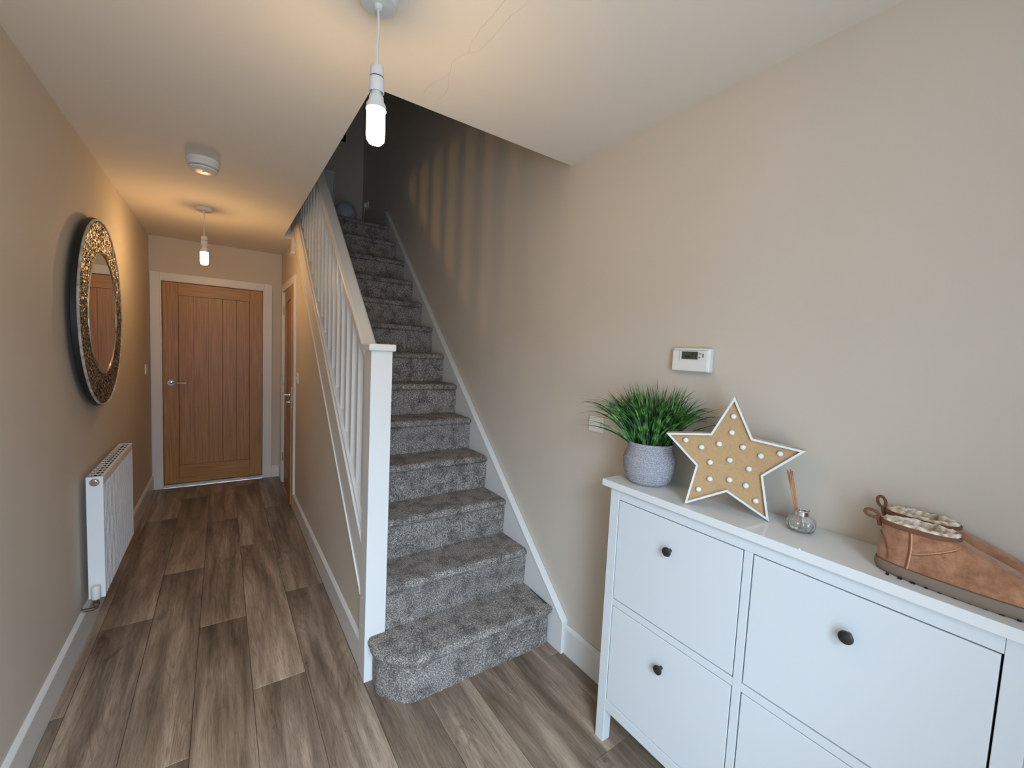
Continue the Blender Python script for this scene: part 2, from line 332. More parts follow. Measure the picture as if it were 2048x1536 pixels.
# ---------------------------------------------------------------- structure
# floor with individual planks
floor = emp_struct('floor', (0, 0, 0), 'grey-brown oak-look plank floor')
obj('subfloor', B(XL - 0.1, XR + 0.1, YF - 0.1, D + 0.1, -0.08, -0.003), m_dark, floor)
random.seed(4)
PL = 1.495
joint = {-7: 0.6, -6: 0.2, -5: 1.25, -4: 0.72, -3: 2.17, -2: 2.74, -1: 1.727, 0: 2.53, 1: 1.95, 2: 2.67, 3: 0.80, 4: 0.62, 5: 0.35, 6: 0.958, 7: 1.45}
plank_me = {}
for k in range(-6, 8):
    x0 = -0.097 + (k) * 0.201; x1 = x0 + 0.201
    if x1 < XL or x0 > XR: continue
    x0c, x1c = max(x0, XL), min(x1, XR)
    if x1c - x0c < 0.01: continue
    j = joint[k]
    while j > YF: j -= PL
    y = j
    while y < D:
        a, b = max(y, YF - 0.05), min(y + PL, D + 0.02)
        # under the staircase only the first bit of floor exists in view
        if b - a > 0.02:
            key = (round(x1c - x0c, 3), round(b - a, 3))
            cx, cy = (x0c + x1c) / 2, (a + b) / 2
            if key not in plank_me:
                g = 0.0007
                hw, hl = (x1c - x0c) / 2, (b - a) / 2
                mb = MB(); ch = 0.0008
                vs = [(-hw + g, -hl + g, -0.003), (hw - g, -hl + g, -0.003), (hw - g, hl - g, -0.003), (-hw + g, hl - g, -0.003),
                      (-hw + g, -hl + g, -ch), (hw - g, -hl + g, -ch), (hw - g, hl - g, -ch), (-hw + g, hl - g, -ch),
                      (-hw + g + ch, -hl + g + ch, 0), (hw - g - ch, -hl + g + ch, 0), (hw - g - ch, hl - g - ch, 0), (-hw + g + ch, hl - g - ch, 0)]
                fs = [(0, 1, 5, 4), (1, 2, 6, 5), (2, 3, 7, 6), (3, 0, 4, 7), (4, 5, 9, 8), (5, 6, 10, 9), (6, 7, 11, 10), (7, 4, 8, 11), (8, 9, 10, 11), (3, 2, 1, 0)]
                me = bpy.data.meshes.new('plank'); me.from_pydata(vs, [], fs); me.materials.append(m_plank); plank_me[key] = me
            o = bpy.data.objects.new('plank', plank_me[key]); col.objects.link(o); o.parent = floor; o.location = (cx, cy, 0)
        y += PL

# walls
T = 0.1
struct(obj('wall_left', B(XL - T, XL, YF - T, D + T, -0.05, CZ + 0.01), m_wall))
OX0, OX1, OZ = -0.40, 0.52, 2.05   # glazed entrance opening
struct(obj('wall_front', B(XL, OX0, YF - T, YF, -0.05, CZ).box(OX1, XR + T, YF - T, YF, -0.05, CZ).box(OX0, OX1, YF - T, YF, OZ, CZ), m_wall))
struct(obj('trim_1', B(OX0 - 0.07, OX0, YF, YF + 0.018, 0, OZ + 0.07).box(OX1, OX1 + 0.07, YF, YF + 0.018, 0, OZ + 0.07).box(OX0, OX1, YF, YF + 0.018, OZ, OZ + 0.07), m_wood_w, bevel=0.003))
struct(obj('wall_right', B(XR, XR + T, YF, 5.46, -0.05, TOPZ), m_wall))
struct(obj('wall_back', B(XL - T, -0.50, D, D + T, -0.05, CZ + 0.01).box(0.385, XR + T, D, D + T, -0.05, CZ + 0.01).box(-0.50, 0.385, D, D + T, 2.015, CZ + 0.01)
           .box(-0.50, 0.385, D + 0.07, D + T, -0.05, 2.015), m_wall))
# wall under the stairs with the cupboard opening
def zb(y): return 0.36 + 0.9 * (y - 1.836)
def zt(y): return 0.575 + 0.905 * (y - 1.836)
DY0, DY1, DZ = 4.11, 4.895, 2.0
mbp = MB()
mbp.prism([(1.80, 0), (DY0, 0), (DY0, CZ), (4.10, CZ), (4.10, zb(4.10) + 0.03), (1.80, zb(1.80) + 0.03)], 0, XP, XP + 0.06)
mbp.box(XP, XP + 0.06, DY1, D + 0.02, 0, CZ); mbp.box(XP, XP + 0.06, DY0, DY1, DZ, CZ)
struct(obj('wall_stair', mbp, m_wall))
# ceilings
struct(obj('ceiling', B(XL - T, 0.445, YF - T, D + T, CZ, UF).box(0.445, XR + T, YF - T, 1.60, CZ, UF).box(0.445, XR + T, 4.30, 5.5, CZ, UF - 0.004), m_ceil))
ceil_o = bpy.data.objects['ceiling']
def ribbon(pts, w_, z):
    mb = MB()
    P = [Vector((x, y, z)) for x, y in pts]
    Q = [P[0]]
    random.seed(len(pts))
    for a, b in zip(P, P[1:]):
        for t in (0.33, 0.66, 1.0):
            q = a.lerp(b, t); q.x += random.uniform(-.0016, .0016); q.y += random.uniform(-.0016, .0016); Q.append(q)
    vs = []; fs = []
    for i, q in enumerate(Q):
        d = (Q[min(i + 1, len(Q) - 1)] - Q[max(i - 1, 0)]).normalized(); n_ = Vector((-d.y, d.x, 0)); ww = w_ * random.uniform(.5, 1.3)
        vs += [q + n_ * ww, q - n_ * ww, q - n_ * ww + Vector((0, 0, .001)), q + n_ * ww + Vector((0, 0, .001))]
        if i:
            k = 4 * i
            for e in range(4): fs.append((k - 4 + e, k - 4 + (e + 1) % 4, k + (e + 1) % 4, k + e))
    return mb.add(vs, fs)
for pts, w_ in (([(0.614, 1.0), (0.615, 1.038), (0.615, 1.076), (0.613, 1.117), (0.615, 1.154), (0.616, 1.182), (0.625, 1.21), (0.63, 1.234), (0.621, 1.262), (0.614, 1.288), (0.614, 1.314), (0.625, 1.342), (0.629, 1.367)], .0012),
                ([(0.629, 1.367), (0.623, 1.391), (0.607, 1.429), (0.602, 1.476), (0.602, 1.522)], .0011),
                ([(0.629, 1.367), (0.645, 1.397), (0.658, 1.434), (0.667, 1.48), (0.659, 1.526)], .001),
                ([(0.667, 0.961), (0.662, 1.004), (0.655, 1.033), (0.655, 1.054), (0.656, 1.094), (0.658, 1.149), (0.654, 1.195), (0.649, 1.215), (0.63, 1.234)], .0009)):
    obj('crack', ribbon(pts, w_, CZ - 0.0003), m_crack, ceil_o)
# upper storey
struct(obj('wall_upper_left', B(0.345, 0.445, 1.50, 4.40, UF, TOPZ), m_wall))
struct(obj('wall_upper_front', B(0.345, XR + T, 1.50, 1.60, UF, TOPZ), m_wall))
struct(obj('wall_upper_back', B(-0.75, XR + T, 5.36, 5.46, UF - 0.004, TOPZ), m_wall))
struct(obj('wall_upper_side', B(-0.75, -0.65, 4.3, 5.46, UF, TOPZ).box(-0.75, 0.345, 4.30, 4.40, UF, TOPZ), m_wall))
struct(obj('ceiling_upper', B(-0.75, XR + T, 1.4, 5.5, TOPZ, TOPZ + 0.1), m_ceil))
struct(obj('floor_upper', B(-0.65, XR, 4.32, 5.36, UF - 0.003, UF + 0.006), m_carpet))
struct(obj('trim_2', B(XR - 0.015, XR, 4.34, 5.36, UF, UF + 0.12).box(0.445, XR, 5.345, 5.36, UF, UF + 0.12), m_wood_w, bevel=0.004))

# skirtings: board with a chamfered top
def skirt(name, axis, a, b, wall, out, h=0.142, t=0.017, m=None):
    poly = [(wall, 0), (wall + out * t, 0), (wall + out * t, h - 0.012), (wall + out * 0.006, h), (wall, h)]
    mb = MB()
    if axis == 'y': mb.prism([(p_[0], p_[1]) for p_ in poly], 1, a, b)
    else: mb.prism([(p_[0], p_[1]) for p_ in poly], 0, a, b)
    return struct(obj(name, mb, m_wood_w, bevel=0.0015))
skirt('baseboard_left', 'y', YF, D, XL, 1)
skirt('baseboard_stair', 'y', 1.836, 4.02, XP, -1)
skirt('baseboard_right', 'y', YF, 1.434, XR, -1)
skirt('baseboard_back', 'x', 0.437, XP, D, -1, h=0.125)
skirt('baseboard_side', 'y', 4.98, D - 0.018, XP, -1)

# ---------------------------------------------------------------- back door
d1 = emp_struct('door_1', (-0.05, D, 0), 'closed oak panelled door at the end of the hallway')
# architrave legs / head, lining
AX0, AX1, AZ = -0.549, 0.437, 2.064
obj('architrave', B(AX0, AX0 + 0.072, D - 0.018, D, 0, AZ), m_wood_w, d1, bevel=0.003)
obj('architrave', B(AX1 - 0.072, AX1, D - 0.018, D, 0, AZ), m_wood_w, d1, bevel=0.003)
obj('architrave', B(AX0 + 0.072, AX1 - 0.072, D - 0.018, D, AZ - 0.072, AZ), m_wood_w, d1, bevel=0.003)
obj('door_lining', B(-0.495, -0.466, D - 0.012, D + 0.09, 0, 2.012).box(0.353, 0.382, D - 0.012, D + 0.09, 0, 2.012).box(-0.466, 0.353, D - 0.012, D + 0.09, 1.986, 2.012), m_wood_w, d1, bevel=0.002)
X0, X1, ZB, ZT = -0.463, 0.350, 0.034, 1.983
yd = D + 0.012
obj('stile', B(X0, -0.346, yd, yd + 0.04, ZB, ZT), m_oak_v, d1, bevel=0.0015)
obj('stile', B(0.237, X1, yd, yd + 0.04, ZB, ZT), m_oak_v, d1, bevel=0.0015)
obj('rail', B(-0.3457, 0.2367, yd + 0.0005, yd + 0.04, 1.866, ZT), m_oak_h, d1, bevel=0.0015)
obj('rail', B(-0.3457, 0.2367, yd + 0.0005, yd + 0.04, ZB, 0.212), m_oak_h, d1, bevel=0.0015)
xs_ = [-0.343, -0.2275, -0.1115, 0.005, 0.1205, 0.234]
for a, b, g in zip(xs_, xs_[1:], (0.0004, 0.0004, 0.0012, 0.002, 0.0015)):
    obj('panel_board', B(a + g * .5, b - g, yd + 0.010, yd + 0.03, 0.2125, 1.8655), m_oak_v, d1, bevel=g, seg=1)
obj('panel_backing', B(-0.345, 0.236, yd + 0.028, yd + 0.038, 0.2125, 1.8655), m_oak_v, d1)
thr = obj('threshold_strip', MB().prism([(D - 0.016, 0.0), (D - 0.014, 0.006), (D + 0.008, 0.026), (D + 0.052, 0.030), (D + 0.06, 0.0)], 0, -0.466, 0.353), m_alu_daylit, d1)
h = obj('door_handle', MB().lathe([(0.026, yd - 0.008), (0.026, yd)], (-0.405, 0, 1.025), 28, 'y').lathe([(0.010, yd - 0.052), (0.010, yd - 0.006)], (-0.405, 0, 1.025), 16, 'y')
        .tube([(-0.413, yd - 0.05, 1.025), (-0.38, yd - 0.052, 1.026), (-0.285, yd - 0.05, 1.027)], 0.0085, 12), m_chrome, d1, smooth=True)

# ---------------------------------------------------------------- cupboard door under the stairs
d2 = emp_struct('door_2', (XP, 4.5, 0), 'oak understairs cupboard door standing slightly ajar')
xa = XP - 0.018
obj('architrave', B(xa, XP, 4.02, 4.09, 0, 2.045), m_wood_w, d2, bevel=0.003)
obj('architrave', B(xa, XP, 4.915, 4.985, 0, 2.045), m_wood_w, d2, bevel=0.003)
obj('architrave', B(xa, XP, 4.09, 4.915, 1.975, 2.045), m_wood_w, d2, bevel=0.003)
obj('door_lining', B(XP - 0.01, XP + 0.07, 4.085, 4.112, 0, 1.99).box(XP - 0.01, XP + 0.07, 4.892, 4.918, 0, 1.99).box(XP - 0.01, XP + 0.07, 4.112, 4.892, 1.972, 1.99), m_wood_w, d2, bevel=0.002)
leaf = bpy.data.objects.new('door_leaf', None)
ang = math.radians(-2.6)
def rot2(mb):   # swing the leaf about its far hinge edge
    px, py = XP + 0.006, 4.885
    for v_ in mb.v:
        x, y = v_.x - px, v_.y - py
        v_.x = px + x * math.cos(ang) - y * math.sin(ang); v_.y = py + x * math.sin(ang) + y * math.cos(ang)
    # opening outwards: near edge moves to smaller x
    return mb
bpy.data.objects.remove(leaf)
lx0, lx1 = XP + 0.006, XP + 0.044
ly0, ly1 = 4.125, 4.885
obj('stile', rot2(B(lx0, lx1, ly0, ly0 + 0.11, 0.012, 1.968)), m_oak_v, d2, bevel=0.0015)
obj('stile', rot2(B(lx0, lx1, ly1 - 0.11, ly1, 0.012, 1.968)), m_oak_v, d2, bevel=0.0015)
obj('rail', rot2(B(lx0, lx1, ly0 + 0.1103, ly1 - 0.1103, 1.855, 1.968)), m_oak_y, d2, bevel=0.0015)
obj('rail', rot2(B(lx0, lx1, ly0 + 0.1103, ly1 - 0.1103, 0.012, 0.20)), m_oak_y, d2, bevel=0.0015)
nb = 5; yy0, yy1 = ly0 + 0.112, ly1 - 0.112
for i in range(nb):
    a = yy0 + (yy1 - yy0) * i / nb; b = yy0 + (yy1 - yy0) * (i + 1) / nb
    obj('panel_board', rot2(B(lx0 + 0.010, lx1 - 0.01, a + 0.0006, b - 0.0006, 0.2005, 1.8545)), m_oak_v, d2, bevel=0.0015, seg=1)
hz = 1.0; hy = ly0 + 0.062
obj('door_handle', rot2(MB().lathe([(0.026, lx0 - 0.008), (0.026, lx0)], (0, hy, hz), 28, 'x').lathe([(0.010, lx0 - 0.052), (0.010, lx0 - 0.006)], (0, hy, hz), 16, 'x')
    .tube([(lx0 - 0.05, hy - 0.008, hz), (lx0 - 0.052, hy + 0.03, hz + 0.001), (lx0 - 0.05, hy + 0.12, hz + 0.001)], 0.0085, 12)), m_chrome, d2, smooth=True)
obj('thumb_turn', rot2(MB().lathe([(0.022, lx0 - 0.006), (0.022, lx0)], (0, hy, hz - 0.066), 28, 'x').lathe([(0.009, lx0 - 0.03), (0.009, lx0 - 0.005)], (0, hy, hz - 0.066), 16, 'x')), m_chrome, d2, smooth=True)
lp = obj('latch_plate', rot2(B(lx0 + 0.008, lx0 + 0.030, ly0 - 0.0015, ly0 + 0.002, 0.885, 1.075)), m_chrome, d2, bevel=0.001)
obj('latch_hole', rot2(B(lx0 + 0.013, lx0 + 0.026, ly0 - 0.003, ly0 + 0.001, 0.995, 1.02).box(lx0 + 0.013, lx0 + 0.026, ly0 - 0.003, ly0 + 0.001, 0.92, 0.955)), m_dark, lp)
for z in (0.23, 1.03, 1.74):
    obj('hinge', MB().lathe([(0.006, z), (0.006, z + 0.09)], (XP - 0.006, 4.892, 0), 10), m_chrome, d2, smooth=True)

# ---------------------------------------------------------------- staircase
st = thing('staircase', 'straight staircase with grey carpeted steps, white newel post and spindles', 'staircase', (0.95, 1.75, 0))
XS0, XS1 = 0.560, 1.366
def nosing_profile(y0, z0, z1, depth, rn=0.021, over=0.024, n=7):
    """2-D (y,z) outline: riser bottom, riser, rounded nose, tread to the back"""
    pts = [(y0, z0), (y0 - 0.002, z1 - 2 * rn - 0.014), (y0 - 0.006, z1 - 2 * rn - 0.003)]
    cy, cz = y0 - over + rn, z1 - rn
    for i in range(n + 1):
        a = -PI / 2 - PI / 2 * 1.0 * i / n * 2 + 0
        a = -PI / 2 - PI * i / n
        pts.append((cy + rn * math.cos(a), cz + rn * math.sin(a)))
    k = 6
    for i in range(1, k + 1):
        pts.append((y0 + depth * i / k, z1 + 0.0008))
    return pts
def fuzz(p, amp=0.0022):
    return Vector((noise.noise(p * 55), noise.noise(p * 55 + Vector((9, 0, 0))), noise.noise(p * 55 + Vector((0, 17, 0))))) * amp
def step_mesh(i):
    y0 = Y1 + i * GO; z0 = i * RI; z1 = z0 + RI
    prof = nosing_profile(y0, z0 + 0.001, z1, GO + 0.004)
    xa_ = 0.5945 if i == 1 else XS0; xsn = [xa_ + (XS1 - xa_) * j / 60 for j in range(61)]
    mb = MB(); vs = []; m_ = len(prof)
    for j, x in enumerate(xsn):
        e = max(0, 1 - (XS1 - x) / 0.035)       # the carpet rolls over at the wall end
        for (y, z) in prof:
            nose = max(0, (y0 - y)) / 0.024
            q = Vector((x, y + e * e * 0.012 * (nose > 0.1), z - e * e * 0.008 * (z > z1 - 0.03)))
            vs.append(q + fuzz(q))
    fs = [(j * m_ + k, j * m_ + k + 1, (j + 1) * m_ + k + 1, (j + 1) * m_ + k) for j in range(60) for k in range(m_ - 1)]
    k = len(vs)
    mb.add(vs, fs)
    # back / bottom closure
    n0 = len(mb.v)
    mb.add([(xa_, y0 + GO + 0.003, z0 + 0.001), (XS1, y0 + GO + 0.003, z0 + 0.001)], [])
    mb.f.append(tuple([*range(m_ - 1, -1, -1)] + [n0])); mb.f.append(tuple([60 * m_ + q for q in range(m_)] + [n0 + 1]))
    return mb
for i in range(1, 12):
    obj('carpeted_step', step_mesh(i), m_carpet, st, smooth=True, autos=60)
# top step: riser and nosing up to the landing
mb = step_mesh(12)
obj('carpeted_step', mb, m_carpet, st, smooth=True, autos=60)
# bottom step: wraps round the front of the newel with a cut corner
def outline(inset, r=0.03):
    base = [(0.5155, 1.742), (0.5105, 1.664), (0.528, 1.618), (0.604, 1.532), (0.640, 1.512), (1.352, 1.507), (1.366, 1.514)]
    pts = []
    # smooth the corners
    P = [Vector((x, y)) for x, y in base]
    out = [P[0]]
    for i in range(1, len(P) - 1):
        a, b, c_ = P[i - 1], P[i], P[i + 1]
        ra = min(0.022, (b - a).length * .45, (c_ - b).length * .45)
        p0 = b + (a - b).normalized() * ra; p1 = b + (c_ - b).normalized() * ra
        for t in (0, .25, .5, .75, 1): out.append(p0 * (1 - t) ** 2 + b * 2 * t * (1 - t) + p1 * t * t)
    out.append(P[-1])
    # resample
    Ls = [0]
    for a, b in zip(out, out[1:]): Ls.append(Ls[-1] + (b - a).length)
    n = 90; R = []
    for k in range(n + 1):
        s_ = Ls[-1] * k / n
        j = next(q for q in range(len(Ls) - 1) if Ls[q + 1] >= s_ - 1e-9)
        t = (s_ - Ls[j]) / max(1e-9, Ls[j + 1] - Ls[j]); R.append(out[j].lerp(out[j + 1], t))
    res = []
    for k, q in enumerate(R):
        d = (R[min(k + 1, n)] - R[max(k - 1, 0)]).normalized(); nrm = Vector((-d.y, d.x))
        res.append(q + nrm * inset)
    return res
rn = 0.021
lev = [(0.024, 0.0), (0.023, 0.05), (0.022, 0.10), (0.024, 0.145), (0.020, 0.158)]
for i in range(8):
    a = -PI / 2 - PI * i / 7; lev.append((rn + rn * math.cos(a), RI - rn + rn * math.sin(a)))
lev += [(0.05, RI + 0.001)]
rings = []
for ins, z in lev:
    rings.append([(lambda q: q + fuzz(q))(Vector((p_.x, p_.y, z + 0.001))) for p_ in outline(ins)])
mb = MB(); n_ = len(rings[0]); vs = [q for rg in rings for q in rg]
mb.add(vs, [(j * n_ + i, j * n_ + i + 1, (j + 1) * n_ + i + 1, (j + 1) * n_ + i) for j in range(len(rings) - 1) for i in range(n_ - 1)])
top = rings[-1]; k0 = (len(rings) - 1) * n_
nb_ = len(mb.v)
mb.add([(0.5165, 1.744, RI + .001), (0.598, 1.745, RI + .001), (0.598, Y1 + GO + .004, RI + .001), (1.366, Y1 + GO + .004, RI + .001)], [])
mb.f.append(tuple([k0 + q for q in range(n_)] + [nb_ + 3, nb_ + 2, nb_ + 1, nb_]))
mb.f.append(tuple([j * n_ + n_ - 1 for j in range(len(rings))] + [nb_ + 3]))
obj('carpeted_step', mb, m_carpet, st, smooth=True, autos=60)

# newel post, cap
nw = obj('newel_post', B(0.504, 0.593, 1.746, 1.836, 0, 1.446), m_wood_w, st, bevel=0.002)
obj('newel_cap', B(0.4915, 0.6055, 1.733, 1.849, 1.446, 1.476), m_wood_w, nw, bevel=0.007, seg=4)
for zq in (.36, .235): obj('fixing_plug', MB().lathe([(0.005, 0.5035), (0.005, 0.506)], (0, 1.80, zq), 12, 'x'), m_wood_w, nw)
# outer string
mb = MB().prism([(1.836, zb(1.836)), (1.836, zt(1.836)), (4.17, zt(4.17)), (4.17, zb(4.17))], 0, 0.508, 0.556)
obj('outer_string', mb, m_wood_w, st, bevel=0.003)
mb = MB().prism([(1.836, zb(1.836) - 0.006), (1.836, zb(1.836) + 0.012), (4.17, zb(4.17) + 0.012), (4.17, zb(4.17) - 0.006)], 0, 0.502, 0.515)
obj('string_moulding', mb, m_wood_w, st, bevel=0.003)
mb = MB().prism([(1.836, zt(1.836)), (1.836, zt(1.836) + 0.032), (4.17, zt(4.17) + 0.032), (4.17, zt(4.17))], 0, 0.517, 0.579)
obj('base_rail', mb, m_wood_w, st, bevel=0.006)
# handrail
def zh(y): return 1.392 + 0.912 * (y - 1.836)
prof = [(0.518, -0.058), (0.514, -0.035), (0.514, -0.010), (0.524, 0.0), (0.572, 0.0), (0.582, -0.010), (0.582, -0.035), (0.578, -0.058)]
mb = MB(); ra, rb_ = [Vector((x, 1.836, zh(1.836) + z)) for x, z in prof], [Vector((x, 4.17, zh(4.17) + z)) for x, z in prof]
mb.loft([ra, rb_])
obj('handrail', mb, m_wood_w, st, bevel=0.003)
# balusters
yb = 1.950; k = 0
bal = None
while yb < 4.12:
    z0, z1 = zt(yb) + 0.02, zh(yb) - 0.05
    o = obj('baluster', MB().prism([(yb - 0.016, zt(yb - .016) + 0.028), (yb + 0.016, zt(yb + .016) + 0.028), (yb + 0.016, zh(yb + .016) - 0.054), (yb - 0.016, zh(yb - .016) - 0.054)], 0, 0.532, 0.564), m_wood_w, st, bevel=0.0015, seg=1)
    yb += 0.1165
# landing newel that hangs below the ceiling edge
n2_ = obj('newel_post', B(0.504, 0.594, 4.17, 4.26, 2.262, 3.66), m_wood_w, st, bevel=0.002)
obj('newel_cap', B(0.494, 0.604, 4.16, 4.27, 2.236, 2.262), m_wood_w, n2_, bevel=0.006, seg=3)
# wall string
def zw(y): return 0.160 + 0.9125 * (y - 1.435)
mb = MB().prism([(1.435, 0), (1.435, zw(1.435)), (4.36, zw(4.36)), (4.36, 2.60), (4.25, 2.45), (1.70, 0)], 0, 1.3665, XR)
obj('wall_string', mb, m_wood_w, st, bevel=0.002)
mb = MB().prism([(1.431, zw(1.435) - 0.012), (1.431, zw(1.431) + 0.010), (4.365, zw(4.365) + 0.010), (4.365, zw(4.365) - 0.012)], 0, 1.3625, XR - 0.0005)
obj('string_moulding', mb, m_wood_w, st, bevel=0.004)
# soffit behind the steps keeps the cupboard closed
obj('soffit', MB().prism([(1.95, 0.10), (4.25, 2.19), (4.25, 2.25), (1.95, 0.16)], 0, 0.585, 1.3665), m_dark, st)

# ---------------------------------------------------------------- radiators
def radiator(name, label, cat, y0, y1, xb, xf, z0, z1, flip=False):
    # long axis along y, back at xb, front at xf
    t = thing(name, label, cat, (xb, (y0 + y1) / 2, z0))
    s_ = 1 if xf > xb else -1
    # fluted front
    n = 26; pts = []
    w_ = (y1 - y0 - 0.012) / n
    for i in range(n):
        a = y0 + 0.006 + i * w_
        pts += [(a, -0.006), (a + w_ * .25, -0.006), (a + w_ * .36, 0), (a + w_ * .86, 0), (a + w_ * .97, -0.006)]
    poly = [(xf + s_ * (d - 0.001), yy) for yy, d in pts]
    poly += [(xf - s_ * 0.012, y1 - 0.006), (xf - s_ * 0.012, y0 + 0.006)]
    obj('front_panel', MB().prism(poly, 2, z0 + 0.004, z1 - 0.045), m_rad, t)
    obj('back_panel', B(min(xb, xb + s_ * .008), max(xb, xb + s_ * .008), y0 + .003, y1 - .003, z0 + .01, z1 - .012), m_rad, t)
    # top casing lip
    obj('casing_lip', MB().prism([(xf - s_ * .012, z1 - .046), (xf, z1 - .040), (xf, z1 - .006), (xf - s_ * .004, z1 - .001), (xf - s_ * .012, z1 - .001)], 1, y0 + .004, y1 - .004), m_rad, t, bevel=.0015)
    g = obj('slot_shade_block', B(min(xb, xf) + .010, max(xb, xf) - .013, y0 + .003, y1 - .003, z0 + .01, z1 - .0065), m_dark, t)  # solid dark block, painted-in shade below the grille slots
    # end panels
    e0 = obj('end_panel', B(min(xb, xf), max(xb, xf), y0 - 0.001, y0 + 0.003, z0, z1), m_rad, t, bevel=.001)
    obj('end_panel', B(min(xb, xf), max(xb, xf), y1 - 0.003, y1 + 0.001, z0, z1), m_rad, t, bevel=.001)
    # grille
    mb = MB(); a0, a1 = min(xb, xf), max(xb, xf) - .008
    for x in (a0, a0 + (a1 - a0) * .34, a0 + (a1 - a0) * .67, a1 - .003): mb.box(x, x + .0035, y0 + .003, y1 - .003, z1 - .003, z1 - .0004)
    n = 16
    for i in range(n + 1):
        yy = y0 + .004 + (y1 - y0 - .014) * i / n; mb.box(a0, a1, yy, yy + .012, z1 - .003, z1 - .0008)
    obj('top_grille', mb, m_rad, t)
    return t
RY0, RY1, RXB, RXF, RZ0, RZ1 = 2.72, 3.510, -0.531, -0.471, 0.182, 0.782
rd = radiator('radiator', 'white panel radiator on the left hallway wall below the round mirror', 'radiator', RY0, RY1, RXB, RXF, RZ0, RZ1)
cxr = (RXB + RXF) / 2
obj('bleed_plug', MB().lathe([(0.016, RY0 - .006), (0.0165, RY0 - .002)], (cxr, 0, .755), 24, 'y').lathe([(0.011, RY0 - .010), (0.011, RY0 - .004)], (cxr, 0, .755), 20, 'y'), m_chrome, rd, smooth=True)
obj('bleed_ring', MB().lathe([(0.018, RY0 - .003), (0.018, RY0 - .0008)], (cxr, 0, .755), 24, 'y'), m_btn, rd)
vv = obj('valve', MB().lathe([(0.008, .20), (0.011, .198), (0.011, .188), (0.007, .186), (0.007, .176), (0.013, .174), (0.013, .160), (0.008, .156), (0.008, .145)], (cxr, RY0 - .022, 0), 14)
         .lathe([(0.007, RY0 - .022), (0.007, RY0 + .0)], (cxr, 0, .195), 10, 'y'), m_brass, rd, smooth=True)
obj('valve_cap', MB().lathe([(0.015, .190), (0.0175, .194), (0.0175, .246), (0.015, .254), (0.005, .256)], (cxr, RY0 - .022, 0), 24), m_plastic, vv, smooth=True)
obj('pipe', MB().tube([(cxr, RY0 - .022, .152), (cxr, RY0 - .022, .146), (cxr - .010, RY0 - .022, .142), (XL + .001, RY0 - .022, .1435)], .0075, 10), m_brass, rd, smooth=True)
for yq in (RY0 + .12, RY1 - .15): obj('bracket', B(XL + .0005, RXB - .0005, yq, yq + .03, .3, .7), m_rad, rd)
# upstairs radiator on the far wall (long axis along x)
t = thing('radiator', 'white panel radiator glimpsed on the dark wall at the top of the stairs', 'radiator', (0.75, 5.31, 2.85))
pp = []
n = 16; xa0, xa1 = 0.462, 1.052; w_ = (xa1 - xa0) / n
for i in range(n):
    a = xa0 + i * w_; pp += [(a, 5.264), (a + w_ * .25, 5.264), (a + w_ * .36, 5.26), (a + w_ * .86, 5.26), (a + w_ * .97, 5.264)]
obj('front_panel', MB().prism(pp + [(xa1, 5.275), (xa0, 5.275)], 2, 2.852, 3.40), m_rad, t)
obj('casing', B(0.455, 0.46, 5.258, 5.345, 2.85, 3.43).box(1.054, 1.060, 5.258, 5.345, 2.85, 3.43).box(0.46, 1.054, 5.26, 5.27, 3.40, 3.43), m_rad, t, bevel=.001)
obj('back_panel', B(.46, 1.054, 5.335, 5.3595, 2.86, 3.40), m_rad, t)

# ---------------------------------------------------------------- round mirror
MC = Vector((XL, 3.032, 1.565))
t = thing('round_mirror', 'round wall mirror with a sparkling crushed-glass frame and black edge', 'mirror', MC)
Ro, Ri = 0.476, 0.300
obj('wall_mount', MB().lathe([(.34, XL + .0005), (.34, XL + .019)], (0, MC.y, MC.z), 64, 'x'), m_mframe, t)
obj('backing', MB().lathe([(.02, XL + .0185), (Ro - .004, XL + .0185), (Ro, XL + .0215), (Ro, XL + .040), (Ro - .010, XL + .0425), (.02, XL + .0425)], (0, MC.y, MC.z), 96, 'x', caps=False).lathe([(.02, XL + .0425), (.001, XL + .0425)], (0, MC.y, MC.z), 96, 'x'), m_mframe, t, smooth=True)
# glitter: irregular faceted chips, joined
random.seed(7)
mb = MB(); vs = []; fs = []
NR, NA = 26, 460
for a in range(NR + 1):
    for b in range(NA):
        rr_ = Ri + .012 + (Ro - .014 - Ri - .012) * a / NR; th = 2 * PI * (b + (a % 2) * .5) / NA
        hgt = .0445 + random.uniform(0, .0026)
        if a in (0, NR): hgt = .043
        vs.append((XL + hgt, MC.y + rr_ * math.cos(th) + random.uniform(-.002, .002), MC.z + rr_ * math.sin(th) + random.uniform(-.002, .002)))
for a in range(NR):
    for b in range(NA):
        p0, p1, p2, p3 = a * NA + b, a * NA + (b + 1) % NA, (a + 1) * NA + (b + 1) % NA, (a + 1) * NA + b
        fs += [(p0, p1, p2), (p0, p2, p3)] if (a + b) % 2 else [(p0, p1, p3), (p1, p2, p3)]
me = mb.add(vs, fs)
g = obj('glitter_frame', mb, m_glit, t); g['kind'] = 'stuff'
obj('outer_rim', MB().tube([(XL + .0445, MC.y + (Ro - .006) * math.cos(2 * PI * i / 96), MC.z + (Ro - .006) * math.sin(2 * PI * i / 96)) for i in range(96)], .0055, 8, closed=True), m_starside, t, smooth=True)
obj('inner_rim', MB().tube([(XL + .0445, MC.y + (Ri + .008) * math.cos(2 * PI * i / 96), MC.z + (Ri + .008) * math.sin(2 * PI * i / 96)) for i in range(96)], .005, 8, closed=True), m_chrome, t, smooth=True)
obj('mirror_glass', MB().lathe([(Ri + .006, XL + .043), (Ri + .006, XL + .0442), (Ri - .008, XL + .0456)], (0, MC.y, MC.z), 96, 'x'), m_mirror, t)

